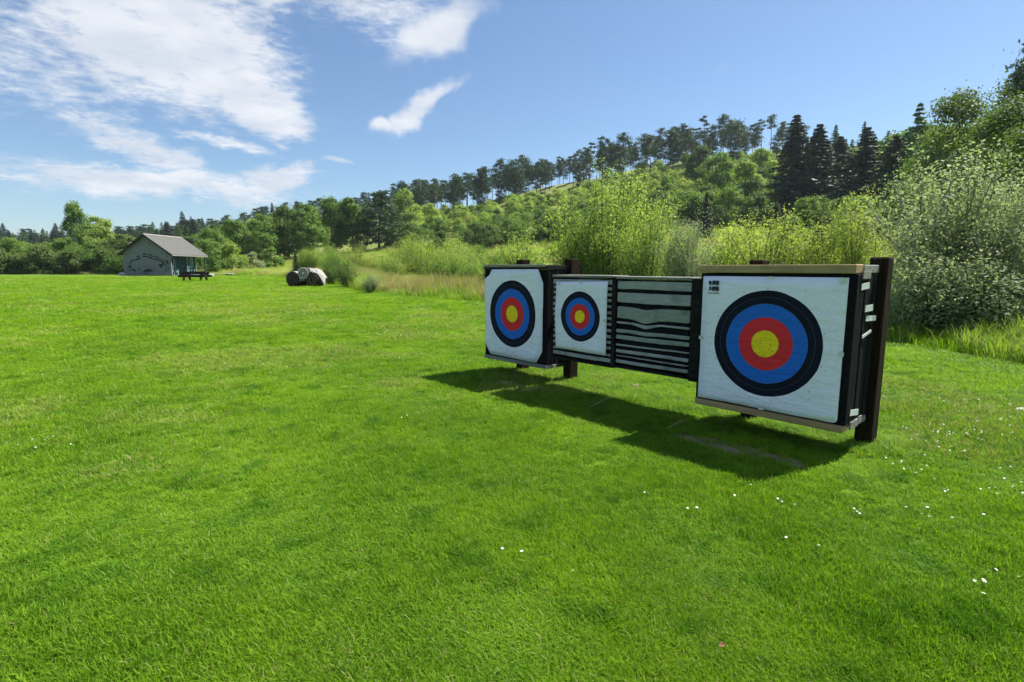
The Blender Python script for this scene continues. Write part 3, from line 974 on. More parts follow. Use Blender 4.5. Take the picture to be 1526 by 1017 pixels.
def face_material(name, R0, wear=1.0):
    """printed ten-ring paper face; R0 = outer radius; rings centred on the object's origin in its x,z plane"""
    m, k, out = new_mat(name)
    t = k.n('ShaderNodeTexCoord')
    sp = k.n('ShaderNodeSeparateXYZ', i0=t.outputs['Object'])
    cb = k.n('ShaderNodeCombineXYZ', X=sp.outputs[0], Y=sp.outputs[2])
    wob = k.n('ShaderNodeTexNoise', Vector=cb.outputs[0])
    wob.inputs['Scale'].default_value = 7.0
    wob.inputs['Detail'].default_value = 3
    off = k.n('ShaderNodeVectorMath', {'operation': 'SCALE'}, i0=k.n('ShaderNodeVectorMath', {'operation': 'SUBTRACT'}, i0=wob.outputs['Color'], i1=(0.5, 0.5, 0.5)).outputs[0])
    off.inputs['Scale'].default_value = 0.012
    pv = k.n('ShaderNodeVectorMath', {'operation': 'ADD'}, i0=cb.outputs[0], i1=off.outputs[0])
    zero = k.n('ShaderNodeVectorMath', {'operation': 'MULTIPLY'}, i0=pv.outputs[0], i1=(1, 1, 0))
    ln = k.n('ShaderNodeVectorMath', {'operation': 'LENGTH'}, i0=zero.outputs[0]).outputs['Value']
    q = k.math('DIVIDE', ln, R0)
    white = (0.85, 0.835, 1.0)
    col = k.ramp(q, [(0.0, (0.95, 0.68, 0.02)), (0.2, (0.74, 0.035, 0.045)), (0.4, (0.020, 0.145, 0.64)), (0.6, (0.009, 0.011, 0.026)), (0.8, white)], 'CONSTANT')
    # dividing lines inside each colour and round the white
    saw = k.math('FRACT', k.math('ADD', k.math('MULTIPLY', q, 10.0), 0.5))
    line = k.math('MULTIPLY', k.math('LESS_THAN', k.math('ABSOLUTE', k.math('SUBTRACT', saw, 0.5)), 0.022), k.math('LESS_THAN', q, 1.005))
    dark_side = k.math('GREATER_THAN', q, 0.59)
    black_zone = k.math('MULTIPLY', dark_side, k.math('LESS_THAN', q, 0.79))
    lc = k.mix(black_zone, (0.10, 0.10, 0.12), (0.20, 0.21, 0.24))
    col = k.mix(k.math('MULTIPLY', line, k.math('SUBTRACT', 0.40, k.math('MULTIPLY', k.math('GREATER_THAN', q, 0.81), 0.26))), col, lc)
    # arrow holes, densest in the middle; sun-bleached worn centre
    vo = k.n('ShaderNodeTexVoronoi', {'feature': 'F1'}, Vector=cb.outputs[0], Scale=46.0)
    pick = k.n('ShaderNodeTexNoise', Vector=vo.outputs['Position'], Scale=31.0)
    few = k.math('GREATER_THAN', pick.outputs[0], k.math('ADD', 0.50, k.math('MULTIPLY', q, 0.17)))
    hole = k.math('MULTIPLY', k.math('LESS_THAN', vo.outputs['Distance'], 0.26), few)
    col = k.mix(k.math('MULTIPLY', hole, 0.75 * wear), col, (0.05, 0.045, 0.03))
    grime = k.noise(cb.outputs[0], 3.2, 6, 0.65)
    col = k.mix(k.math('MULTIPLY', k.math('MULTIPLY', k.smooth(grime, 0.45, 0.8), 0.16), k.math('GREATER_THAN', q, 0.8)), col, (0.42, 0.43, 0.42))
    p = k.n('ShaderNodeBsdfPrincipled', Base_Color=col, Roughness=0.8)
    p.inputs['Specular IOR Level'].default_value = 0.12
    mpc = k.n('ShaderNodeMapping', i0=cb.outputs[0], Scale=(2.2, 7.0, 1), Rotation=(0, 0, 0.12))
    h = k.math('ADD', k.math('MULTIPLY', k.noise(mpc.outputs[0], 1.6, 5, 0.55, 0.8), 0.03), k.math('MULTIPLY', k.noise(cb.outputs[0], 34, 3, 0.6), 0.002))
    b = k.n('ShaderNodeBump', Strength=0.85, Distance=1.0, Height=h)
    k.set(p, 'Normal', b.outputs[0])
    k.set(out, 'Surface', p.outputs[0])
    return m


def sheet(name, poly, mat, parent, loc, thick=0.004, seed=0, puff=0.006, grid=16):
    """thin slightly buckled sheet in x,z, facing -y; poly is a convex outline"""
    xs = [p[0] for p in poly]; zs = [p[1] for p in poly]
    bm = bmesh.new()
    n = len(poly)
    # concentric rows from the outline to the centre
    cx, cz = sum(xs) / n, sum(zs) / n
    out_ = []
    for i in range(n):
        a, b = poly[i], poly[(i + 1) % n]
        L = math.hypot(b[0] - a[0], b[1] - a[1])
        m_ = max(1, int(L / 0.07))
        out_ += [(a[0] + (b[0] - a[0]) * j / m_, a[1] + (b[1] - a[1]) * j / m_) for j in range(m_)]
    K = 8
    rows = []
    for kk in range(K):
        s = 1 - kk / K
        rows.append([bm.verts.new((cx + (x - cx) * s, -puff * (1.0 - s ** 6) * 0.5 - puff * 1.6 * float(vnoise(x * s + 5, z * s + 9, 0.22, seed + 3)), cz + (z - cz) * s)) for x, z in out_])
    c = bm.verts.new((cx, -puff, cz))
    N = len(out_)
    for kk in range(K - 1):
        for j in range(N):
            bm.faces.new((rows[kk][j], rows[kk][(j + 1) % N], rows[kk + 1][(j + 1) % N], rows[kk + 1][j]))
    for j in range(N):
        bm.faces.new((rows[-1][j], rows[-1][(j + 1) % N], c))
    r = bmesh.ops.extrude_face_region(bm, geom=list(bm.faces))
    for v in [g_ for g_ in r['geom'] if isinstance(g_, bmesh.types.BMVert)]:
        v.co.y += thick + puff * 0.2
    bmesh.ops.recalc_face_normals(bm, faces=bm.faces)
    me = bpy.data.meshes.new(name)
    bm.to_mesh(me); bm.free()
    for p_ in me.polygons: p_.use_smooth = True
    o = link(name, me, mat, parent, loc)
    return o


def tapered_post(parent, x0, x1, y0, y1, top, seed):
    q = random.Random(seed)
    mb = MB().box(x0, x1, y0, y1, -0.35, top + q.uniform(-0.01, 0.01), 0.012)
    return mb.build('post', M['post'], parent)


def big_target(label, loc, yaw, x0, x1, cz, top, bottom, post_x, post_top, boards, group=None, depth=0.40):
    e = empty('archery_target', (loc[0], loc[1], 0.0), -yaw)
    prop(e, label, 'target', group)
    bt, bb = boards
    d = depth
    n = 5
    for i in range(n):                                        # foam slabs stacked front to back
        y0, y1 = d * i / n + 0.003, d * (i + 1) / n - 0.003
        MB().box(x0 + 0.004 * (i % 2), x1 - 0.006 * (i % 2), y0, y1, bottom + bb + 0.003, top - bt - 0.003, 0.006).build('foam_slab', M['black_foam'], e)
    for i, (px_, pt) in enumerate(zip(post_x, post_top)):
        tapered_post(e, px_, px_ + 0.14, d + 0.03, d + 0.21, pt, i + int(loc[0] * 10))
    MB().box(x0 + 0.08, x1 - 0.06, d + 0.004, d + 0.028, bottom + 0.25, bottom + 0.40, 0.003).build('back_rail', M['dark_board'], e)
    MB().box(x0 + 0.08, x1 - 0.06, d + 0.004, d + 0.028, top - 0.42, top - 0.27, 0.003).build('back_rail', M['dark_board'], e)
    return e, d


# right target
RT = big_target('big black foam target with square white face and tan boards at right, nearest the camera', (2.329, 4.829), 0.849, -0.665, 0.702, 0.942, 1.655, 0.245,
                (-0.46, 0.618), (1.70, 1.715), (0.075, 0.06), depth=0.55)
e, d = RT
MB().box(-0.672, 0.690, -0.020, 0.16, 1.580, 1.655, 0.006).build('top_board', M['new_board'], e)
MB().box(-0.672, 0.700, 0.164, 0.57, 1.581, 1.651, 0.006).build('top_board', M['old_board'], e)
MB().box(-0.660, 0.690, -0.020, 0.17, 0.245, 0.305, 0.006).build('bottom_board', M['new_board'], e)
MB().box(-0.660, 0.700, 0.174, 0.57, 0.246, 0.303, 0.006).build('bottom_board', M['old_board'], e)
MB().box(0.704, 0.716, 0.10, 0.30, 0.258, 0.325, 0.002).build('corner_bracket', M['old_board'], e)
MB().box(0.704, 0.714, 0.32, 0.41, 0.27, 0.335, 0.002).build('corner_bracket', M['old_board'], e)
MB().box(0.704, 0.714, 0.10, 0.30, 1.535, 1.60, 0.002).build('corner_bracket', M['old_board'], e)
hw, hh = 0.636, 0.612
rc_ = 0.03
poly = [(-hw, -hh), (hw - rc_, -hh), (hw - 0.008, -hh + 0.01), (hw, -hh + rc_), (hw, hh), (-hw, hh)]
f1 = sheet('paper_face', [(x, z) for x, z in poly], face_material('face_print_large', 0.61), e, (0.008, -0.010, 0.935), seed=1, puff=0.008)
f1['label'] = 'square white paper face printed with black, blue, red and yellow rings'
# printed maker's mark in the corner of the face: two rows of three blocks and a thin line of print
lg = MB()
for row, z in enumerate((0.525, 0.468)):
    for c_, (wd, cut) in enumerate(((0.030, row == 0), (0.036, False), (0.028, False))):
        x = -0.572 + c_ * 0.0385
        z0, z1 = z, z + 0.044
        if row == 1 and c_ == 0: pl = [(x, z0), (x + wd, z0 + 0.012), (x + wd, z1), (x + 0.004, z1), (x + 0.014, z0 + 0.026)]
        elif c_ == 1: pl = [(x, z0 + 0.006), (x + wd * 0.5, z0), (x + wd, z0 + 0.016), (x + wd, z1), (x + 0.004, z1), (x, z0 + 0.03)]
        elif cut: pl = [(x + 0.006, z0 + 0.004), (x + wd, z0), (x + wd, z1 - 0.006), (x + 0.008, z1), (x, z0 + 0.028)]
        else: pl = [(x, z0), (x + wd, z0), (x + wd, z1), (x, z1)]
        lg.prism(pl, -0.0225, -0.0200)
for s0, s1 in ((-0.575, -0.53), (-0.525, -0.49), (-0.486, -0.462)):
    lg.box(s0, s1, -0.0225, -0.0200, 0.444, 0.451)
lo = lg.build('printed_mark', M['ink'], f1)
lo['label'] = 'dark blue blocky maker mark in two rows'
q = random.Random(3)
for (x, z, wd, ht) in [(0.02, 0.605, 0.05, 0.02), (0.60, 0.585, 0.05, 0.05), (0.632, -0.02, 0.035, 0.04), (0.01, -0.605, 0.05, 0.025), (-0.632, 0.0, 0.025, 0.035)]:
    MB().box(x - wd / 2, x + wd / 2, -0.026, -0.0235, z - ht / 2, z + ht / 2).build('tape_patch', M['tape'], f1)
for (y, z, wd, ht, rot) in [(0.17, 1.475, 0.15, 0.055, 0.06), (0.32, 1.285, 0.15, 0.058, 0.02), (0.40, 1.195, 0.22, 0.050, -0.05), (0.32, 1.065, 0.18, 0.030, 0.22), (0.17, 0.400, 0.16, 0.055, -0.12)]:
    cyy, szz = math.cos(rot), math.sin(rot)
    pts = [(-wd / 2, -ht / 2), (wd / 2, -ht / 2 + 0.004), (wd / 2 - 0.006, ht / 2), (-wd / 2 + 0.004, ht / 2 - 0.003)]
    vs = []
    for xx in (0.7045, 0.7085):
        for i, (a_, b_) in enumerate(pts):
            vs.append((xx + (0.016 if i in (1, 2) else 0.0), y + a_ * cyy - b_ * szz, z + a_ * szz + b_ * cyy))
    MB().add(vs, [(0, 1, 2, 3), (7, 6, 5, 4), (0, 4, 5, 1), (1, 5, 6, 2), (2, 6, 7, 3), (3, 7, 4, 0)]).build('paper_scrap', M['scrap'], e)

# left target
LT = big_target('black foam target with an eight-sided white face at the left end of the row', (0.016, 7.736), 0.826, -0.645, 0.690, 0.967, 1.668, 0.235,
                (-0.40, 0.60), (1.75, 1.765), (0.055, 0.05))
e, d = LT
MB().box(-0.65, 0.695, -0.018, 0.20, 1.612, 1.668, 0.006).build('top_board', M['dark_board'], e)
MB().box(-0.64, 0.68, -0.024, 0.02, 1.640, 1.676, 0.004).build('top_edge_strip', M['old_board'], e)
MB().box(-0.65, 0.695, 0.204, 0.43, 1.613, 1.664, 0.006).build('top_board', M['dark_board'], e)
MB().box(-0.65, 0.690, -0.018, 0.20, 0.235, 0.285, 0.006).build('bottom_board', M['old_board'], e)
MB().box(-0.65, 0.690, 0.204, 0.43, 0.236, 0.284, 0.006).build('bottom_board', M['dark_board'], e)
hw, hh = 0.622, 0.650
poly = [(-hw + 0.13, -hh), (hw - 0.12, -hh - 0.01), (hw - 0.01, -hh + 0.16), (hw, hh - 0.19), (hw - 0.10, hh), (-hw + 0.17, hh - 0.005), (-hw + 0.11, hh - 0.09), (-hw, hh - 0.15), (-hw + 0.005, -hh + 0.17)]
f2 = sheet('paper_face', poly, face_material('face_print_left', 0.61, 1.2), e, (0.0, -0.010, 0.962), seed=2, puff=0.010)
f2['label'] = 'white paper face with torn-off corners and colour rings'


# the two narrower layered foam targets hung between them
def layered(label, x0, x1, top, bottom, bands, seed, dip=0.0):
    e = empty('foam_target', (0.016 + 1.0 * 0, 7.736, 0.0), -0.836)
    prop(e, label, 'target')
    H = top - bottom
    dpt = 0.32
    MB().box(x0 + 0.035, x1 - 0.035, 0.014, dpt - 0.02, bottom + 0.02, top - 0.02).build('foam_core', M['black_foam'], e)
    q = random.Random(seed)
    for i, (f0, f1_, tone) in enumerate(bands):
        zt, zb = top - f0 * H, top - f1_ * H
        N = 22
        vs, fs = [], []
        jig = q.uniform(-0.004, 0.004)
        for j in range(N + 1):
            t = j / N
            x = x0 + 0.012 + (x1 - x0 - 0.024) * t
            s = dip * math.exp(-((t - 0.42) / 0.13) ** 2) * math.exp(-((f1_ - 0.49) / 0.12) ** 2)
            wv_ = 0.003 * math.sin(5 * t + seed + i * 1.7) + 0.004 * (q.random() - .5)
            tl = zt - s * 0.55 + wv_ * 0.5
            bl = zb - s + wv_
            yy = jig + 0.006 * math.sin(9 * t + i)
            b_ = min(0.006, (zt - zb) * 0.3)
            vs += [(x, yy + 0.006, tl), (x, yy, tl - b_), (x, yy - 0.001, bl + b_), (x, yy + 0.006, bl), (x, dpt, bl), (x, dpt, tl)]
        for j in range(N):
            for s_ in range(6):
                a0, a1 = j * 6 + s_, j * 6 + (s_ + 1) % 6
                fs.append((a0, a1, a1 + 6, a0 + 6))
        fs += [tuple(range(6)), tuple(N * 6 + s_ for s_ in range(5, -1, -1))]
        MB().add(vs, fs).build('foam_layer', M[tone], e)
    MB().box(x0 - 0.004, x1 + 0.004, -0.012, dpt + 0.01, top - 0.006, top + 0.022, 0.003).build('top_board', M['old_board'], e)
    MB().box(x0 - 0.002, x1 + 0.002, -0.004, dpt, bottom - 0.03, bottom - 0.004, 0.003).build('bottom_board', M['dark_board'], e)
    return e


BANDS = [(0.03, 0.120, 'foam_white'), (0.160, 0.272, 'foam_white'), (0.318, 0.450, 'foam_green'), (0.488, 0.510, 'foam_white'), (0.578, 0.616, 'foam_green'),
         (0.645, 0.692, 'foam_green'), (0.748, 0.766, 'foam_white'), (0.812, 0.848, 'foam_white'), (0.882, 0.893, 'foam_white'), (0.932, 0.968, 'foam_white')]
BANDS2 = [(0.03, 0.085, 'foam_white')] + [(0.11 + 0.068 * i, 0.11 + 0.068 * i + 0.034, 'foam_white') for i in range(11)] + [(0.872, 0.898, 'foam_white'), (0.925, 0.972, 'foam_white')]
e = layered('narrow layered foam target with a smaller ring face, second from the left', 0.80, 1.790, 1.515, 0.440, BANDS2, 4)
MB().box(1.792, 1.842, -0.020, 0.30, 0.415, 1.520, 0.004).build('edge_board', M['dark_board'], e)
MB().box(0.800, 0.815, -0.014, -0.002, 0.44, 0.98, 0.002).build('edge_strap', M['black_foam'], e)
hw, hh = 0.425, 0.455
poly = [(-hw, -hh + 0.01), (hw, -hh), (hw, hh), (-hw + 0.005, hh - 0.02), (-hw - 0.01, 0.05)]
f3 = sheet('paper_face', poly, face_material('face_print_small', 0.40, 1.1), e, (1.305, -0.022, 1.012), seed=3, puff=0.010)
f3['label'] = 'smaller white paper face with colour rings'
for (x, z) in ((-0.35, 0.41), (0.02, 0.435), (0.40, -0.02)):
    MB().box(x - 0.015, x + 0.015, -0.0245, -0.022, z - 0.018, z + 0.018).build('tape_patch', M['tape'], f3)
e = layered('bare layered foam target without a face, striped pale and black', 1.850, 2.830, 1.505, 0.455, BANDS, 6, 0.045)
MB().box(2.834, 2.985, -0.018, 0.30, 0.415, 1.515, 0.004).build('edge_board', M['dark_board'], e)
MB().box(0.75, 3.25, 0.335, 0.385, 0.66, 0.76, 0.004).build('support_rail', M['post'], e)
MB().box(0.75, 3.25, 0.335, 0.385, 1.18, 1.28, 0.004).build('support_rail', M['post'], e)

# worn earth under the targets, in front of them
ground_sheet('worn_earth', blob_rows(2.02, 4.62, 0.62, 0.16, -0.80, 30, 5, 0.35), M['earth'], 0.004, 'worn strip of bare earth in the shade under the right target')
ground_sheet('worn_earth', blob_rows(-0.05, 7.35, 0.50, 0.13, -0.80, 28, 8, 0.35), M['earth'], 0.004, 'worn strip of bare earth under the left target')
WORN = [(2.02, 4.62, 0.62, 0.17, -0.80), (-0.05, 7.35, 0.50, 0.14, -0.80)]


# ------------------------------------------------------------------ hut at the far end of the field
M['gable'] = surf('painted_boards', (0.165, 0.172, 0.190), (0.240, 0.246, 0.262), 3, 0.85, (0.4, 0.4, 9), 0.5, c3=(0.150, 0.146, 0.172), bdist=0.02)
M['slate'] = surf('roof_felt', (0.085, 0.088, 0.080), (0.125, 0.127, 0.116), 5, 0.9, (1, 1, 1), 0.3)
M['teal'] = surf('teal_boards', (0.011, 0.042, 0.040), (0.020, 0.064, 0.060), 4, 0.8, (1, 6, 0.4), 0.3)
M['pale_teal'] = surf('pale_teal_paint', (0.26, 0.44, 0.42), (0.33, 0.52, 0.50), 8, 0.7, (1, 1, 1), 0.1)
M['mural'] = surf('mural_paint', (0.022, 0.027, 0.038), (0.042, 0.050, 0.065), 4, 0.85, (1, 1, 1), 0.1)
M['dark_wood'] = surf('stained_wood', (0.022, 0.016, 0.013), (0.055, 0.040, 0.032), 8, 0.8, (1, 1, 1), 0.3)
M['deck'] = surf('bleached_deck', (0.42, 0.42, 0.40), (0.55, 0.55, 0.52), 6, 0.85, (1, 1, 1), 0.3)
M['glass'] = surf('dark_glass', (0.012, 0.016, 0.018), (0.022, 0.028, 0.03), 2, 0.08, (1, 1, 1), 0.0, spec=0.6)

HX, HY = -42.1, 58.0
HZ = min(tz(HX + dx_, HY + dy_) for dx_ in (0, 5.2) for dy_ in (0, 6))
hut = empty('hut', (HX, HY, HZ), 0)
prop(hut, 'grey-blue wooden hut with a painted gable and grey pitched roof', 'hut')
W_, L_, EV, RG = 5.15, 6.1, 2.55, 4.45
MB().prism([(0, 0.12), (W_, 0.12), (W_, EV), (W_ / 2, RG - 0.06), (0, EV)], 0.0, 0.14).build('gable_wall', M['gable'], hut)
zb = 0.14
while zb < RG - 0.25:
    zt_ = min(zb + 0.285, RG - 0.12)

    def half(z):                                            # half width of the gable at height z
        return W_ / 2 if z <= EV else (RG - 0.06 - z) / (RG - 0.06 - EV) * W_ / 2
    pts_ = [(W_ / 2 - half(zb), zb), (W_ / 2 + half(zb), zb)]
    if zb < EV < zt_: pts_ += [(W_, EV)]
    pts_ += [(W_ / 2 + half(zt_), zt_), (W_ / 2 - half(zt_), zt_)]
    if zb < EV < zt_: pts_ += [(0, EV)]
    MB().prism(pts_, -0.030, -0.002).build('board', M['gable'], hut)
    zb += 0.31
MB().prism([(0, 0.12), (W_ - 0.9, 0.12), (W_ - 0.9, EV), (W_ / 2, RG - 0.06), (0, EV)], L_ - 0.14, L_).build('gable_wall', M['gable'], hut)
MB().box(0.0, 0.14, 0.14, L_ - 0.14, 0.12, EV).build('side_wall', M['gable'], hut)
for i in range(12):                                               # upright boards of the porch wall, each proud of its gap
    y0 = 0.16 + i * (L_ - 0.32) / 12
    if 5 <= i <= 6: continue
    MB().box(W_ - 0.98, W_ - 0.90 + 0.01 * (i % 2), y0 + 0.01, y0 + (L_ - 0.32) / 12 - 0.012, 0.14, EV - 0.01).build('wall_board', M['teal'], hut)
MB().box(W_ - 1.03, W_ - 0.985, 0.16, L_ - 0.16, 0.13, EV - 0.005).build('inner_wall', M['dark_wood'], hut)
dr = MB().box(W_ - 0.975, W_ - 0.93, 2.62, 3.50, 0.16, 2.14).build('door', M['teal'], hut)
MB().box(W_ - 0.93, W_ - 0.90, 3.34, 3.40, 1.05, 1.12).build('handle', M['steel'], dr)
for y0 in (0.75, 4.3):
    wn = MB().box(W_ - 0.88, W_ - 0.855, y0, y0 + 0.95, 1.10, 2.05).build('window', M['glass'], hut)
    MB().box(W_ - 0.857, W_ - 0.83, y0 - 0.07, y0, 1.03, 2.12).box(W_ - 0.857, W_ - 0.83, y0 + 0.95, y0 + 1.02, 1.03, 2.12).box(W_ - 0.857, W_ - 0.83, y0, y0 + 0.95, 2.05, 2.12).box(W_ - 0.857, W_ - 0.83, y0, y0 + 0.95, 1.03, 1.10).build('frame', M['pale_teal'], wn)
rf = empty('roof'); rf.parent = hut
sl = (RG - EV) / (W_ / 2)
ov, th = 0.38, 0.10
for sgn, nm in ((-1, 'roof_slope'), (1, 'roof_slope')):
    xm = W_ / 2
    xe = xm + sgn * (W_ / 2 + ov)
    ze = EV - ov * sl
    MB().prism([(xm, RG), (xe, ze), (xe, ze + th), (xm, RG + th)], -0.35, L_ + 0.35).build(nm, M['slate'], rf)
MB().prism([(W_ / 2 - 0.16, RG + 0.02), (W_ / 2, RG + th + 0.03), (W_ / 2 + 0.16, RG + 0.02), (W_ / 2, RG + th + 0.05)], -0.36, L_ + 0.36).build('ridge_cap', M['old_board'], rf)
for sgn in (-1, 1):
    xm = W_ / 2
    xe = xm + sgn * (W_ / 2 + ov)
    ze = EV - ov * sl
    MB().prism([(xm, RG - 0.10), (xe, ze - 0.10), (xe, ze + th), (xm, RG + th)], -0.39, -0.352).build('barge_board', M['dark_wood'], rf)
MB().box(W_ + ov - 0.02, W_ + ov + 0.02, -0.35, L_ + 0.35, EV - ov * sl - 0.06, EV - ov * sl + 0.05).build('gutter', M['old_board'], rf)
for y0 in (0.25, L_ * 0.5, L_ - 0.1):
    MB().box(W_ + 0.10, W_ + 0.22, y0, y0 + 0.12, 0.1, EV - 0.10, 0.01).build('porch_post', M['teal'], hut)
MB().box(W_ - 0.9, W_ + 0.35, 0.16, L_, 0.02, 0.12).build('porch_floor', M['deck'], hut)
MB().box(-0.05, W_ + 0.05, 0.03, L_ - 0.03, -0.5, 0.115).build('plinth', M['dark_wood'], hut)
fl = MB().tube([(0.15, 1.2, EV - 0.2), (0.15, 1.2, EV + 1.05)], 0.13, 10).build('flue_pipe', M['steel'], hut, True)
MB().tube([(0.15, 1.2, EV + 1.07), (0.15, 1.2, EV + 1.16)], [0.21, 0.17], 10).build('cowl', M['steel'], fl, True)
# mural on the gable: an arched band, bars, splashes
mu = MB()
arc = []
N = 18
for j in range(N):
    def ap(t, off):
        x = 0.55 + 4.1 * t
        z = 0.95 + 1.25 * math.sin(math.pi * (0.12 + 0.80 * t)) + off + 0.06 * math.sin(17 * t)
        return x, z
    t0, t1 = j / N, (j + 1) / N
    if j == 6: continue
    for lo_, hi_ in ((-0.16, -0.02), (0.10, 0.22)):
        a0, a1, b1, b0 = ap(t0, lo_), ap(t1, lo_), ap(t1, hi_ + 0.05 * math.sin(j * 2.1)), ap(t0, hi_ + 0.05 * math.sin((j - 1) * 2.1))
        if lo_ > 0 and j < 4: continue
        mu.prism([a0, a1, b1, b0], -0.042, -0.033)
for pl in [[(3.75, 1.30), (4.35, 1.38), (4.05, 0.88)], [(4.55, 1.85), (4.85, 1.7), (4.9, 1.25), (4.75, 1.3), (4.65, 1.55)], [(0.45, 1.1), (0.85, 1.25), (0.8, 0.95), (0.5, 0.9)], [(0.35, 0.75), (1.1, 0.82), (1.35, 0.55), (1.2, 0.5), (0.9, 0.68), (0.35, 0.66)],
           [(2.1, 0.62), (2.4, 0.78), (2.9, 0.80), (3.1, 0.6), (2.9, 0.52), (2.2, 0.5)], [(1.5, 0.85), (1.75, 0.95), (1.7, 0.7)]]:
    mu.prism(pl, -0.042, -0.033)
mo = mu.build('mural', M['mural'], hut)
mo['label'] = 'dark arched mural painted across the gable boards'


def porch_chair(y, label):
    e = empty('porch_chair', (HX + W_ - 0.25, HY + y, HZ + 0.12), 0)
    prop(e, label, 'chair')
    for yy in (-0.25, -0.06, 0.13):
        MB().box(-0.33, -0.28, yy, yy + 0.15, 0.40, 1.05, 0.008).build('back_slat', M['pale_teal'], e)
    MB().box(-0.30, 0.22, -0.28, 0.28, 0.36, 0.42, 0.01).build('seat', M['pale_teal'], e)
    for sx in (-0.28, 0.16):
        for sy in (-0.28, 0.22):
            MB().box(sx, sx + 0.06, sy, sy + 0.06, 0, 0.36).build('leg', M['pale_teal'], e)
    for sy in (-0.34, 0.28):
        MB().box(-0.30, 0.26, sy, sy + 0.07, 0.58, 0.62).build('armrest', M['pale_teal'], e)
        MB().box(0.16, 0.22, sy + 0.005, sy + 0.065, 0.42, 0.58).build('arm_support', M['pale_teal'], e)


porch_chair(0.9, 'pale green porch chair by the near end of the hut wall')
porch_chair(3.9, 'pale green porch chair right of the hut door')

# low pale deck right of the hut
x, y = pol(pxaz(322), 71)
e = empty('timber_deck', (x, y, tz(x, y)), 0.1)
prop(e, 'low bleached timber deck just right of the hut', 'deck')
for i in range(9):
    MB().box(-1.6, 1.6, -0.9 + i * 0.2, -0.9 + i * 0.2 + 0.185, 0.20, 0.26).build('plank', M['deck'], e)
for sx in (-1.4, 1.3):
    MB().box(sx, sx + 0.1, -0.85, 0.85, -0.1, 0.197).build('bearer', M['dark_wood'], e)
# pale stone beside the hut
def stone(label, x, y, s, mat, seed):
    bm = bmesh.new()
    bmesh.ops.create_icosphere(bm, subdivisions=2, radius=1)
    q = random.Random(seed)
    for v in bm.verts:
        n_ = 1 + 0.25 * math.sin(3.1 * v.co.x + seed) * math.cos(2.3 * v.co.y + seed) + q.uniform(-.06, .06)
        v.co = Vector((v.co.x * s[0], v.co.y * s[1], v.co.z * s[2])) * n_
    me = bpy.data.meshes.new('stone')
    bm.to_mesh(me); bm.free()
    o = link('stone', me, mat, None, (x, y, tz(x, y) + s[2] * 0.45))
    prop(o, label, 'stone')
    return o


M['rock'] = surf('pale_rock', (0.35, 0.34, 0.31), (0.50, 0.49, 0.46), 4, 0.9, (1, 1, 1), 0.5)
x, y = pol(pxaz(181), 72)
stone('pale boulder against the left corner of the hut', x, y, (0.55, 0.4, 0.3), M['rock'], 4)
x, y = 5.78, 5.86
stone('small pale stone in the weeds at the right edge', x, y, (0.055, 0.045, 0.04), M['rock'], 9)
x, y = pol(pxaz(314), 66)
stone('small white stone in front of the timber deck', x, y, (0.28, 0.22, 0.2), M['rock'], 12)

# picnic table
x, y = pol(pxaz(290), 50)
e = empty('picnic_table', (x, y, tz(x, y)), 0.14)
prop(e, 'dark wooden picnic table on the grass before the hut', 'table')
for i in range(5):
    MB().box(-0.95, 0.95, -0.37 + i * 0.15, -0.37 + i * 0.15 + 0.138, 0.72, 0.80, 0.004).build('top_plank', M['dark_wood'], e)
for s in (-1, 1):
    for i in range(2):
        yb = s * 0.66 + (i - 0.5) * 0.15
        MB().box(-1.0, 1.0, yb - 0.068, yb + 0.068, 0.43, 0.51, 0.004).build('bench_plank', M['dark_wood'], e)
    for xs in (-0.7, 0.56):
        mb = MB()
        mb.add([(xs, s * 0.22, 0.718), (xs + 0.13, s * 0.22, 0.718), (xs + 0.13, s * 0.34, 0.718), (xs, s * 0.34, 0.718), (xs, s * 0.56, -0.02), (xs + 0.13, s * 0.56, -0.02), (xs + 0.13, s * 0.68, -0.02), (xs, s * 0.68, -0.02)],
               [(0, 1, 2, 3), (7, 6, 5, 4), (0, 4, 5, 1), (1, 5, 6, 2), (2, 6, 7, 3), (3, 7, 4, 0)]).build('leg', M['dark_wood'], e)
for yb in (-0.375, 0.305):
    MB().box(-0.93, 0.93, yb, yb + 0.07, 0.57, 0.715).build('apron', M['dark_wood'], e)
for yb in (-0.70, 0.62):
    MB().box(-0.98, 0.98, yb, yb + 0.07, 0.33, 0.425).build('bench_apron', M['dark_wood'], e)
for xs in (-0.775, 0.635):
    MB().box(xs, xs + 0.07, -0.80, 0.80, 0.335, 0.428).build('cross_bar', M['dark_wood'], e)
    MB().box(xs, xs + 0.07, -0.34, 0.34, 0.64, 0.717).build('cross_bar', M['dark_wood'], e)

# dark stand far left
x, y = pol(pxaz(98), 98)
e = empty('wooden_stand', (x, y, tz(x, y)), 0.3)
prop(e, 'small dark wooden stand with a crossboard near the left trees', 'stand')
MB().box(-0.14, 0.14, -0.14, 0.14, -0.2, 1.25, 0.02).build('post', M['dark_wood'], e)
MB().box(-0.75, 0.75, -0.05, 0.05, 0.95, 1.40, 0.01).build('crossboard', M['dark_wood'], e)
MB().box(-0.85, 0.85, -0.25, 0.25, 1.42, 1.48, 0.01).build('top_board', M['dark_wood'], e)

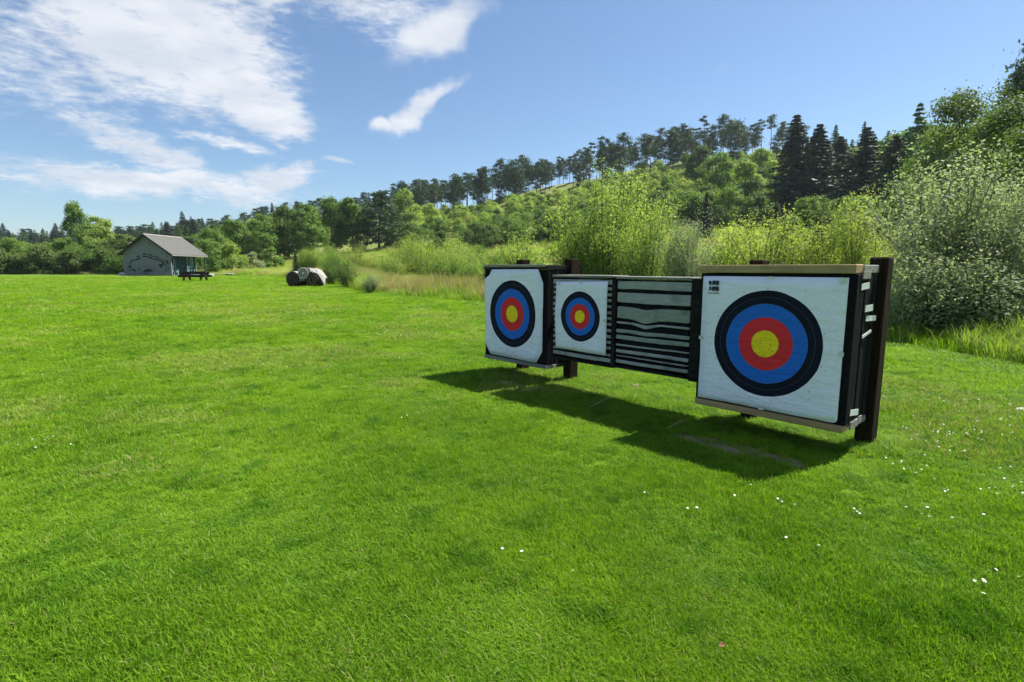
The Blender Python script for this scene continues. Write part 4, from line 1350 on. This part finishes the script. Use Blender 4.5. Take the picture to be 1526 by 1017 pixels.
# round straw bales under a pale cover with a ringed straw boss on top
M['straw'] = surf('straw', (0.16, 0.11, 0.06), (0.30, 0.22, 0.13), 12, 0.9, (1, 1, 1), 0.6)
M['ring_paint'] = surf('white_ring_paint', (0.52, 0.50, 0.47), (0.66, 0.64, 0.60), 8, 0.8, (1, 1, 1), 0.3)
M['bale_end'] = surf('dark_bale_end', (0.020, 0.016, 0.014), (0.075, 0.048, 0.036), 7, 0.9, (1, 1, 1), 0.6)
M['cover'] = surf('pale_tarpaulin', (0.27, 0.255, 0.235), (0.40, 0.38, 0.355), 5, 0.7, (1, 1, 1), 0.5)
bx, by = pol(pxaz(452), 37.5)
bz = tz(bx, by)
VIEW = math.atan2(bx, by)


def lathe_disc(rad, y0, y1, seg=28, rim=0.05):
    return [(y0, rad - rim), (y0 + rim, rad), (y1 - rim, rad), (y1, rad - rim)], seg


def cyl_y(mb, rad, y0, y1, seg=28, rim=0.05, cx=0.0, cz=0.0):
    prof = [(y0, 0.001), (y0, rad - rim), (y0 + rim, rad), (y1 - rim, rad), (y1, rad - rim), (y1, 0.001)]
    vs = [(cx + r_ * math.cos(2 * math.pi * j / seg), yy, cz + r_ * math.sin(2 * math.pi * j / seg)) for yy, r_ in prof for j in range(seg)]
    fs = [(i * seg + j, i * seg + (j + 1) % seg, (i + 1) * seg + (j + 1) % seg, (i + 1) * seg + j) for i in range(len(prof) - 1) for j in range(seg)]
    return mb.add(vs, fs)


e = empty('straw_bale', (bx - 0.72, by - 0.1, bz), -0.22)
prop(e, 'round bale with a dark end and pale wrapping, lower left of the pile', 'bale')
cyl_y(MB(), 0.50, 0.0, 1.15, cz=0.50).build('straw_roll', M['bale_end'], e, True)
mb = MB()
prof = [(0.56, 0.02), (0.56, 1.17)]
vs, fs = [], []
for yy in (0.04, 0.4, 0.8, 1.19):
    for j in range(13):
        a_ = R(-12 + 150 * j / 12)
        rr_ = 0.525 + 0.012 * math.sin(j * 2.3 + yy * 5)
        vs.append((rr_ * math.cos(a_), yy, 0.50 + rr_ * math.sin(a_)))
for i in range(3):
    for j in range(12):
        fs.append((i * 13 + j, i * 13 + j + 1, (i + 1) * 13 + j + 1, (i + 1) * 13 + j))
wr = mb.add(vs, fs).build('wrapping', M['cover'], e, True)
wr.modifiers.new('thickness', 'SOLIDIFY').thickness = 0.015
e = empty('straw_bale', (bx + 0.45, by + 0.1, bz), -0.12)
prop(e, 'dark round bale at the bottom right of the pile under the cover', 'bale')
cyl_y(MB(), 0.46, 0.0, 1.1, cz=0.46).build('straw_roll', M['bale_end'], e, True)
for i_, rr_ in enumerate((0.15, 0.30)):
    MB().tube([(rr_ * math.cos(2 * math.pi * j / 20), -0.012, 0.46 + rr_ * math.sin(2 * math.pi * j / 20)) for j in range(21)], 0.025, 5, False).build('twine_ring', M['straw'], e)
# ringed boss
e = empty('straw_boss', (bx + 0.02, by - 0.12, bz + 0.55), -0.15)
prop(e, 'round straw boss with pale and dark rings lying on top of the bales', 'target')
bo = cyl_y(MB(), 0.36, 0.0, 0.55, cz=0.36, rim=0.03).build('straw_roll', M['bale_end'], e, True)
for rr_, w_ in ((0.33, 0.035), (0.205, 0.028), (0.055, 0.05)):
    ring = MB()
    seg = 28
    vs = [((rr_ + s * w_) * math.cos(2 * math.pi * j / seg), yy, 0.36 + (rr_ + s * w_) * math.sin(2 * math.pi * j / seg)) for yy, s in ((-0.004, -1), (-0.022, -0.6), (-0.022, 0.6), (-0.004, 1)) for j in range(seg)]
    fs = [(i * seg + j, i * seg + (j + 1) % seg, (i + 1) * seg + (j + 1) % seg, (i + 1) * seg + j) for i in range(3) for j in range(seg)]
    ring.add(vs, fs).build('pale_ring', M['ring_paint'], e, True)
# crumpled cover thrown over the right end
bm = bmesh.new()
bmesh.ops.create_grid(bm, x_segments=26, y_segments=20, size=1.0)
for v in bm.verts:
    u_, v_ = v.co.x, v.co.y
    X, Y = 0.14 + (u_ + 1) * 0.58, 0.10 + (v_ + 1) * 0.55
    h = 1.22 - 0.05 * (u_ + 1) - 0.75 * max(0.0, u_ - 0.15) ** 1.6
    h -= 0.50 * max(0.0, abs(v_) - 0.5) ** 1.3 + 0.35 * max(0.0, -v_ - 0.3) * max(0.0, u_ + 0.3)
    h += 0.09 * (float(vnoise(X * 10, Y * 10, 2.2, 8)) - 0.5) + 0.05 * (float(vnoise(X * 10, Y * 10, 0.9, 9)) - 0.5)
    v.co = Vector((X, Y, max(0.02, h)))
me = bpy.data.meshes.new('crumpled_cover')
bm.to_mesh(me); bm.free()
for p_ in me.polygons: p_.use_smooth = True
o = link('crumpled_cover', me, M['cover'], None, (bx, by - 0.05, bz), (0, 0, 0.1))
o.modifiers.new('thickness', 'SOLIDIFY').thickness = 0.012
prop(o, 'crumpled pale tarpaulin thrown over the right end of the bales', 'tarpaulin')

# pale track in front of the hut and bales
tp = []
for i_ in range(25):
    a_ = 165 + 260 * i_ / 24
    mid_ = float(np.interp(a_, [165, 200, 260, 320, 380, 425], [67, 62.5, 61.5, 65, 68, 64]))
    wd_ = 1.6 + 0.5 * math.sin(i_ * 1.7)
    tp.append([pol(pxaz(a_), mid_ - wd_), pol(pxaz(a_), mid_), pol(pxaz(a_), mid_ + wd_)])
ground_sheet('track', tp, M['path'], 0.03, 'thin pale worn track across the grass by the hut')

# ------------------------------------------------------------------ grass (uncountable stuff, scattered tufts)
def tuft_mesh(name, seed, n, spread, h0, h1, wid, lean, mats, dry=0.0):
    rng = np.random.default_rng(seed)
    V, Q, T, MI = [], [], [], []
    for i in range(n):
        a = rng.random() * 6.28
        r = spread * math.sqrt(rng.random())
        b = np.array([r * math.cos(a), r * math.sin(a), -0.004])
        h = h0 + (h1 - h0) * rng.random()
        la = rng.random() * 6.28
        ln = lean * h * (0.3 + rng.random())
        d = np.array([math.cos(la), math.sin(la), 0])
        s = np.array([-math.sin(la), math.cos(la), 0]) * wid * (0.7 + 0.6 * rng.random())
        m_ = b + d * ln * 0.35 + np.array([0, 0, h * 0.6])
        tp_ = b + d * ln + np.array([0, 0, h * (1 - 0.25 * min(1, ln / h) ** 2)])
        o = len(V)
        V += [b - s / 2, b + s / 2, m_ + s * 0.42, m_ - s * 0.42, tp_ + s * 0.06, tp_ - s * 0.06]
        Q += [(o, o + 1, o + 2, o + 3), (o + 3, o + 2, o + 4, o + 5)]
        T += [rng.random()] * 6
        k_ = 1 if rng.random() < dry else 0
        MI += [k_, k_]
    me = fast_mesh(name, V, Q, T)
    for mt in mats: me.materials.append(mt)
    me.polygons.foreach_set('material_index', np.array(MI, dtype=np.int32))
    return me


def scatter(name, P, rot, scl, kind, tufts, label, cat):
    """one object whose vertices carry tufts"""
    me = bpy.data.meshes.new(name)
    me.vertices.add(len(P))
    me.vertices.foreach_set('co', np.asarray(P, dtype=np.float32).ravel())
    a = me.attributes.new('rot', 'FLOAT_VECTOR', 'POINT'); a.data.foreach_set('vector', np.asarray(rot, dtype=np.float32).ravel())
    a = me.attributes.new('scl', 'FLOAT_VECTOR', 'POINT'); a.data.foreach_set('vector', np.asarray(scl, dtype=np.float32).ravel())
    a = me.attributes.new('pick', 'INT', 'POINT'); a.data.foreach_set('value', np.asarray(kind, dtype=np.int32))
    o = link(name, me)
    prop(o, label, cat, None, 'stuff')
    cl = bpy.data.collections.new(name + '_tufts')           # not linked to the scene: only used as instances
    for i, t in enumerate(tufts):
        cl.objects.link(bpy.data.objects.new('%s_tuft_%02d' % (name, i), t))
    ng = bpy.data.node_groups.new(name + '_scatter', 'GeometryNodeTree')
    ng.interface.new_socket('Geometry', in_out='INPUT', socket_type='NodeSocketGeometry')
    ng.interface.new_socket('Geometry', in_out='OUTPUT', socket_type='NodeSocketGeometry')
    k = NT(ng)
    gi, go = k.n('NodeGroupInput'), k.n('NodeGroupOutput')
    ci = k.n('GeometryNodeCollectionInfo')
    ci.inputs['Collection'].default_value = cl
    ci.inputs['Separate Children'].default_value = True
    ci.inputs['Reset Children'].default_value = True

    def nat(nm, typ):
        nd = ng.nodes.new('GeometryNodeInputNamedAttribute')
        nd.data_type = typ
        nd.inputs['Name'].default_value = nm
        return nd.outputs['Attribute']
    ip = k.n('GeometryNodeInstanceOnPoints')
    ng.links.new(gi.outputs[0], ip.inputs['Points'])
    ng.links.new(ci.outputs[0], ip.inputs['Instance'])
    ip.inputs['Pick Instance'].default_value = True
    ng.links.new(nat('pick', 'INT'), ip.inputs['Instance Index'])
    ng.links.new(nat('rot', 'FLOAT_VECTOR'), ip.inputs['Rotation'])
    ng.links.new(nat('scl', 'FLOAT_VECTOR'), ip.inputs['Scale'])
    ng.links.new(ip.outputs[0], go.inputs[0])
    o.modifiers.new('scatter', 'NODES').node_group = ng
    return o


GB = [M['grass_blade'], M['grass_dry']]
LAWN = [tuft_mesh('lawn_tuft', 500 + i, 44, 0.055, 0.020, 0.052, 0.0046, 0.9, GB, dr_) for i, dr_ in enumerate((0.02, 0.05, 0.02, 0.10, 0.40))]
rng = np.random.default_rng(77)


def polar_points(n, r0, r1, a0, a1, power):
    """radial sampling with density falling off as r**-power"""
    u = rng.random(n)
    e_ = 2 - power
    r = (r0 ** e_ + u * (r1 ** e_ - r0 ** e_)) ** (1 / e_)
    a = np.radians(a0 + (a1 - a0) * rng.random(n))
    return r * np.sin(a), r * np.cos(a), r, np.degrees(a)


N = 170000
x, y, r, a = polar_points(N, 1.1, 70, -58, 58, 1.45)
keep = r < lerp_tab(a, EDGE) + rng.normal(size=N) * 0.4
for (cx, cy, rx, ry, rot) in WORN:
    dx_, dy_ = x - cx, y - cy
    u_ = (dx_ * math.cos(rot) + dy_ * math.sin(rot)) / rx
    v_ = (-dx_ * math.sin(rot) + dy_ * math.cos(rot)) / ry
    keep &= (u_ ** 2 + v_ ** 2 > 1.0) | (rng.random(N) < 0.14)
x, y, r, a = x[keep], y[keep], r[keep], a[keep]
z = terrain(x, y)
n_ = len(x)
s = np.clip(r / 5.0, 0.9, 4.5) * (0.85 + 0.3 * rng.random(n_))
patch = vnoise(x, y, 0.55, 21) * 0.6 + vnoise(x, y, 1.7, 22) * 0.4
hgt = (0.30 + 1.50 * patch) * (0.9 + 0.25 * rng.random(n_)) * np.clip(r / 12, 1, 1.5)
dryp = vnoise(x, y, 0.8, 23) * 0.5 + vnoise(x, y, 2.4, 24) * 0.5
kind = rng.integers(0, 3, n_)
kind = np.where((dryp > 0.60) & (rng.random(n_) < 0.6), 4, np.where((dryp > 0.50) & (rng.random(n_) < 0.6), 3, kind))
rot = np.stack([rng.normal(size=n_) * 0.12, rng.normal(size=n_) * 0.12, rng.random(n_) * 6.28], 1)
scatter('lawn_grass', np.stack([x, y, z], 1), rot, np.stack([s, s, hgt * 1.0], 1), kind, LAWN, 'short green grass of the mown lawn', 'grass')

# longer grass round the posts
TALL = [tuft_mesh('tall_tuft', 520 + i, 26, 0.10, 0.10, 0.24, 0.006, 0.8, [M['grass_blade'], M['grass_dry']], 0.06) for i in range(3)]
pts = []


def target_pt(loc, yaw, lx, ly):
    return loc[0] + lx * math.cos(yaw) + ly * math.sin(yaw), loc[1] - lx * math.sin(yaw) + ly * math.cos(yaw)


for (loc, yaw, xs) in (((2.329, 4.829), 0.849, (-0.45, 0.66)), ((0.016, 7.736), 0.826, (-0.40, 0.60))):
    for px_ in xs:
        for i in range(46):
            t = rng.random() * 6.28
            lx = px_ + 0.07 + (0.13 + 0.12 * rng.random()) * math.cos(t)
            ly = 0.55 + (0.18 + 0.12 * rng.random()) * math.sin(t)
            if px_ < lx < px_ + 0.14 and 0.43 < ly < 0.67: continue
            pts.append((*target_pt(loc, yaw, lx, ly), 0.22 + 0.30 * rng.random()))
    for i in range(240):                                       # uncut strip behind each target
        lx, ly = rng.uniform(-0.7, 0.8), rng.uniform(0.40, 1.0)
        pts.append((*target_pt(loc, yaw, lx, ly), 0.18 + 0.22 * rng.random()))
for i in range(420):
    lx, ly = rng.uniform(0.8, 3.0), rng.normal() * 0.18 + 0.45
    pts.append((*target_pt((0.016, 7.736), 0.836, lx, ly), 0.20 + 0.24 * rng.random()))
pts = np.array(pts)
n_ = len(pts)
scatter('uncut_grass', np.stack([pts[:, 0], pts[:, 1], terrain(pts[:, 0], pts[:, 1])], 1), np.stack([np.zeros(n_), np.zeros(n_), rng.random(n_) * 6.28], 1),
        np.stack([np.full(n_, 0.8), np.full(n_, 0.8), pts[:, 2]], 1), rng.integers(0, 3, n_), TALL, 'longer uncut grass around the target posts', 'grass')

# rough grass and dry stalks in the scrub
ROUGH = [tuft_mesh('rough_tuft', 540 + i, 34, 0.26, 0.35, 0.85, 0.013, 0.55, [M['tall_grass'], M['reed_dry']], 0.10) for i in range(3)]
REED = [tuft_mesh('reed_tuft', 550 + i, 34, 0.24, 0.45, 0.95, 0.011, 0.35, [M['reed_dry'], M['tall_grass']], 0.35) for i in range(2)]
VERGE = [tuft_mesh('verge_tuft', 560 + i, 34, 0.20, 0.18, 0.48, 0.011, 0.6, [M['grass_blade'], M['grass_dry']], 0.03) for i in range(2)]
N = 52000
x, y, r, a = polar_points(N, 10, 125, -40, 62, 1.35)
edge = lerp_tab(a, EDGE)
beyond = r - edge
keep = (beyond > -0.25 + rng.random(N) * 0.5)
x, y, r, a, beyond = [q_[keep] for q_ in (x, y, r, a, beyond)]
n_ = len(x)
reedy = vnoise(x, y, 3.5, 31)
kind = rng.integers(0, 3, n_)
inband = (a > -14) & (a < 4) & (beyond < 7)
kind = np.where((inband & (reedy > 0.42) & (beyond > 0.8)) | ((reedy > 0.72) & (r > 30)), 3 + rng.integers(0, 2, n_), kind)
kind = np.where((beyond < 1.3) & (rng.random(n_) < 0.75), 5 + rng.integers(0, 2, n_), kind)
hs = (0.6 + 0.7 * vnoise(x, y, 4, 33)) * (0.85 + 0.3 * rng.random(n_)) * np.clip(0.55 + beyond / 5, 0.55, 1.15)
hs = np.where(r > 60, hs * 0.8, hs)
ws = np.clip(r / 22, 0.9, 3.0)
scatter('rough_grass', np.stack([x, y, terrain(x, y)], 1), np.stack([rng.normal(size=n_) * 0.1, rng.normal(size=n_) * 0.1, rng.random(n_) * 6.28], 1),
        np.stack([ws, ws, hs], 1), kind, ROUGH + REED + VERGE, 'tall rough grass and dry stalks in the scrub beyond the lawn', 'grass')

# dark weed at the right edge
q = random.Random(55)
x, y = 5.80, 5.62
WILLOW[4].stamp(x, y, 0.16, label='small dark weed clump at the right edge of the lawn', cat='weed', mat=fol('leaf_deep'), wide=1.1)

# ------------------------------------------------------------------ daisies and other small things in the lawn
M['petal'] = surf('daisy_petal', (0.74, 0.74, 0.72), (0.84, 0.84, 0.82), 30, 0.6, (1, 1, 1), 0.0)
M['daisy_eye'] = surf('daisy_eye', (0.65, 0.42, 0.03), (0.75, 0.52, 0.05), 30, 0.7, (1, 1, 1), 0.0)
dm = MB()
for j in range(11):
    a_ = 2 * math.pi * j / 11
    c_, s_ = math.cos(a_), math.sin(a_)
    dm.add([(0.004 * c_, 0.004 * s_, 0.0), (0.011 * c_ - 0.0034 * s_, 0.011 * s_ + 0.0034 * c_, 0.002), (0.0165 * c_, 0.0165 * s_, 0.003), (0.011 * c_ + 0.0034 * s_, 0.011 * s_ - 0.0034 * c_, 0.002)], [(0, 1, 2, 3)])
pet = dm.mesh('petals'); pet.materials.append(M['petal'])
eye = MB().tube([(0, 0, -0.001), (0, 0, 0.003)], [0.0050, 0.0035], 8).mesh('flower_eye'); eye.materials.append(M['daisy_eye'])
stk = MB().tube([(0, 0, -0.06), (0, 0, -0.001)], 0.0011, 4, False).mesh('stalk'); stk.materials.append(M['grass_blade'])
DAISY = [(1130, 752, 5, 26), (1155, 758, 3, 14), (1277, 772, 6, 14), (1285, 770, 2, 8), (1405, 772, 9, 38), (1470, 885, 7, 26), (1475, 868, 5, 22), (1205, 825, 3, 30), (765, 836, 2, 8), (745, 832, 1, 4),
         (1030, 772, 3, 18), (962, 745, 3, 10), (840, 868, 2, 18), (1430, 735, 4, 40)]


def ray_ground(px, py):
    f_, p_ = 788.7, 0.136
    dxx, dzz = (px - 763) / f_, (py - 508.5) / f_
    yv = math.cos(p_) - dzz * math.sin(p_)
    zv = -math.sin(p_) - dzz * math.cos(p_)
    t = CAM_H / -zv
    return dxx * t, yv * t


for (px_, py_, cnt, spread) in DAISY:
    for i in range(max(1, int(cnt * 0.7))):
        x, y = ray_ground(px_ + q.gauss(0, spread), py_ + q.gauss(0, spread * 0.28))
        e = empty('daisy', (x, y, tz(x, y) + 0.052 + q.uniform(-.008, .012)), q.uniform(0, 6))
        e.rotation_euler = (q.uniform(-.5, .2), q.uniform(-.3, .3), q.uniform(0, 6))
        sc_ = q.uniform(0.38, 0.60); e.scale = (sc_, sc_, sc_)
        prop(e, 'small white daisy in the lawn before the right target', 'daisy', 'daisies in the lawn')
        for nm, me in (('petal', pet), ('flower_eye', eye), ('stalk', stk)):
            o = bpy.data.objects.new(nm, me); COL.objects.link(o); o.parent = e
# scattered far daisies, too many to count
fd = MB()
for j in range(7):
    a_ = 2 * math.pi * j / 7
    fd.add([(0, 0, 0), (0.011 * math.cos(a_ - .35), 0.011 * math.sin(a_ - .35), 0.002), (0.017 * math.cos(a_), 0.017 * math.sin(a_), 0.003), (0.011 * math.cos(a_ + .35), 0.011 * math.sin(a_ + .35), 0.002)], [(0, 1, 2, 3)])
fdm = fd.mesh('far_daisy'); fdm.materials.append(M['petal'])
P = []
for i in range(46):                                            # loose drifts
    px_, py_ = q.choice([(q.uniform(480, 720), q.uniform(485, 560)), (q.uniform(1330, 1526), q.uniform(590, 740)), (q.uniform(0, 700), q.uniform(500, 700)), (q.uniform(1330, 1526), q.uniform(600, 680)), (q.uniform(0, 500), q.uniform(440, 500))])
    for j in range(q.randrange(3, 10)):
        P.append(ray_ground(px_ + q.gauss(0, 32), py_ + q.gauss(0, 5)))
P = np.array(P)
n_ = len(P)
sc_ = np.clip(np.hypot(P[:, 0], P[:, 1]) / 14, 0.5, 1.3)
scatter('lawn_daisies', np.stack([P[:, 0], P[:, 1], terrain(P[:, 0], P[:, 1]) + 0.055], 1), np.stack([rng.normal(size=n_) * 0.35, rng.normal(size=n_) * 0.35, rng.random(n_) * 6.28], 1),
        np.stack([sc_] * 3, 1), np.zeros(n_, dtype=int), [fdm], 'drifts of tiny daisies scattered over the lawn', 'flowers')

# fallen brown leaf
M['dead_leaf'] = surf('dead_leaf', (0.17, 0.085, 0.045), (0.25, 0.13, 0.07), 40, 0.8, (1, 1, 1), 0.3)
x, y = ray_ground(1075, 975)
lf = MB().add([(-0.03, 0, 0), (-0.012, -0.018, 0.006), (0.012, -0.016, 0.010), (0.034, 0.0, 0.004), (0.012, 0.017, 0.012), (-0.012, 0.016, 0.007), (0, 0, -0.002)],
              [(0, 1, 6), (1, 2, 6), (2, 3, 6), (3, 4, 6), (4, 5, 6), (5, 0, 6)]).build('dead_leaf', M['dead_leaf'], None, False, (x, y, tz(x, y) + 0.042), (0.5, 0.2, 0.6))
lf.scale = (0.6, 0.6, 0.6)
prop(lf, 'single brown dead leaf lying in the foreground grass', 'leaf')
# pale sticks lying in the shade of the targets and a small turf clod
M['stick'] = surf('pale_stick', (0.40, 0.34, 0.20), (0.52, 0.45, 0.28), 20, 0.8, (1, 1, 1), 0.1)
for (p0, p1, lab) in [((880, 612), (912, 596), 'pale stick lying in the shade below the bare foam target'), ((995, 644), (1022, 632), 'pale stick in the shade left of the right target'), ((775, 588), (812, 582), 'pale stick in the shade below the left target')]:
    (x0, y0), (x1, y1) = ray_ground(*p0), ray_ground(*p1)
    z0, z1 = tz(x0, y0) + 0.045, tz(x1, y1) + 0.05
    o = MB().tube([(0, 0, 0), ((x1 - x0) * 0.5 + .01, (y1 - y0) * 0.5, 0.012), (x1 - x0, y1 - y0, z1 - z0)], [0.004, 0.0035, 0.0025], 6).build('stick', M['stick'], None, True, (x0, y0, z0))
    prop(o, lab, 'stick')
x, y = ray_ground(946, 578)
stone('small brown clod of earth under the bare foam target', x, y, (0.06, 0.05, 0.035), M['earth'], 6)
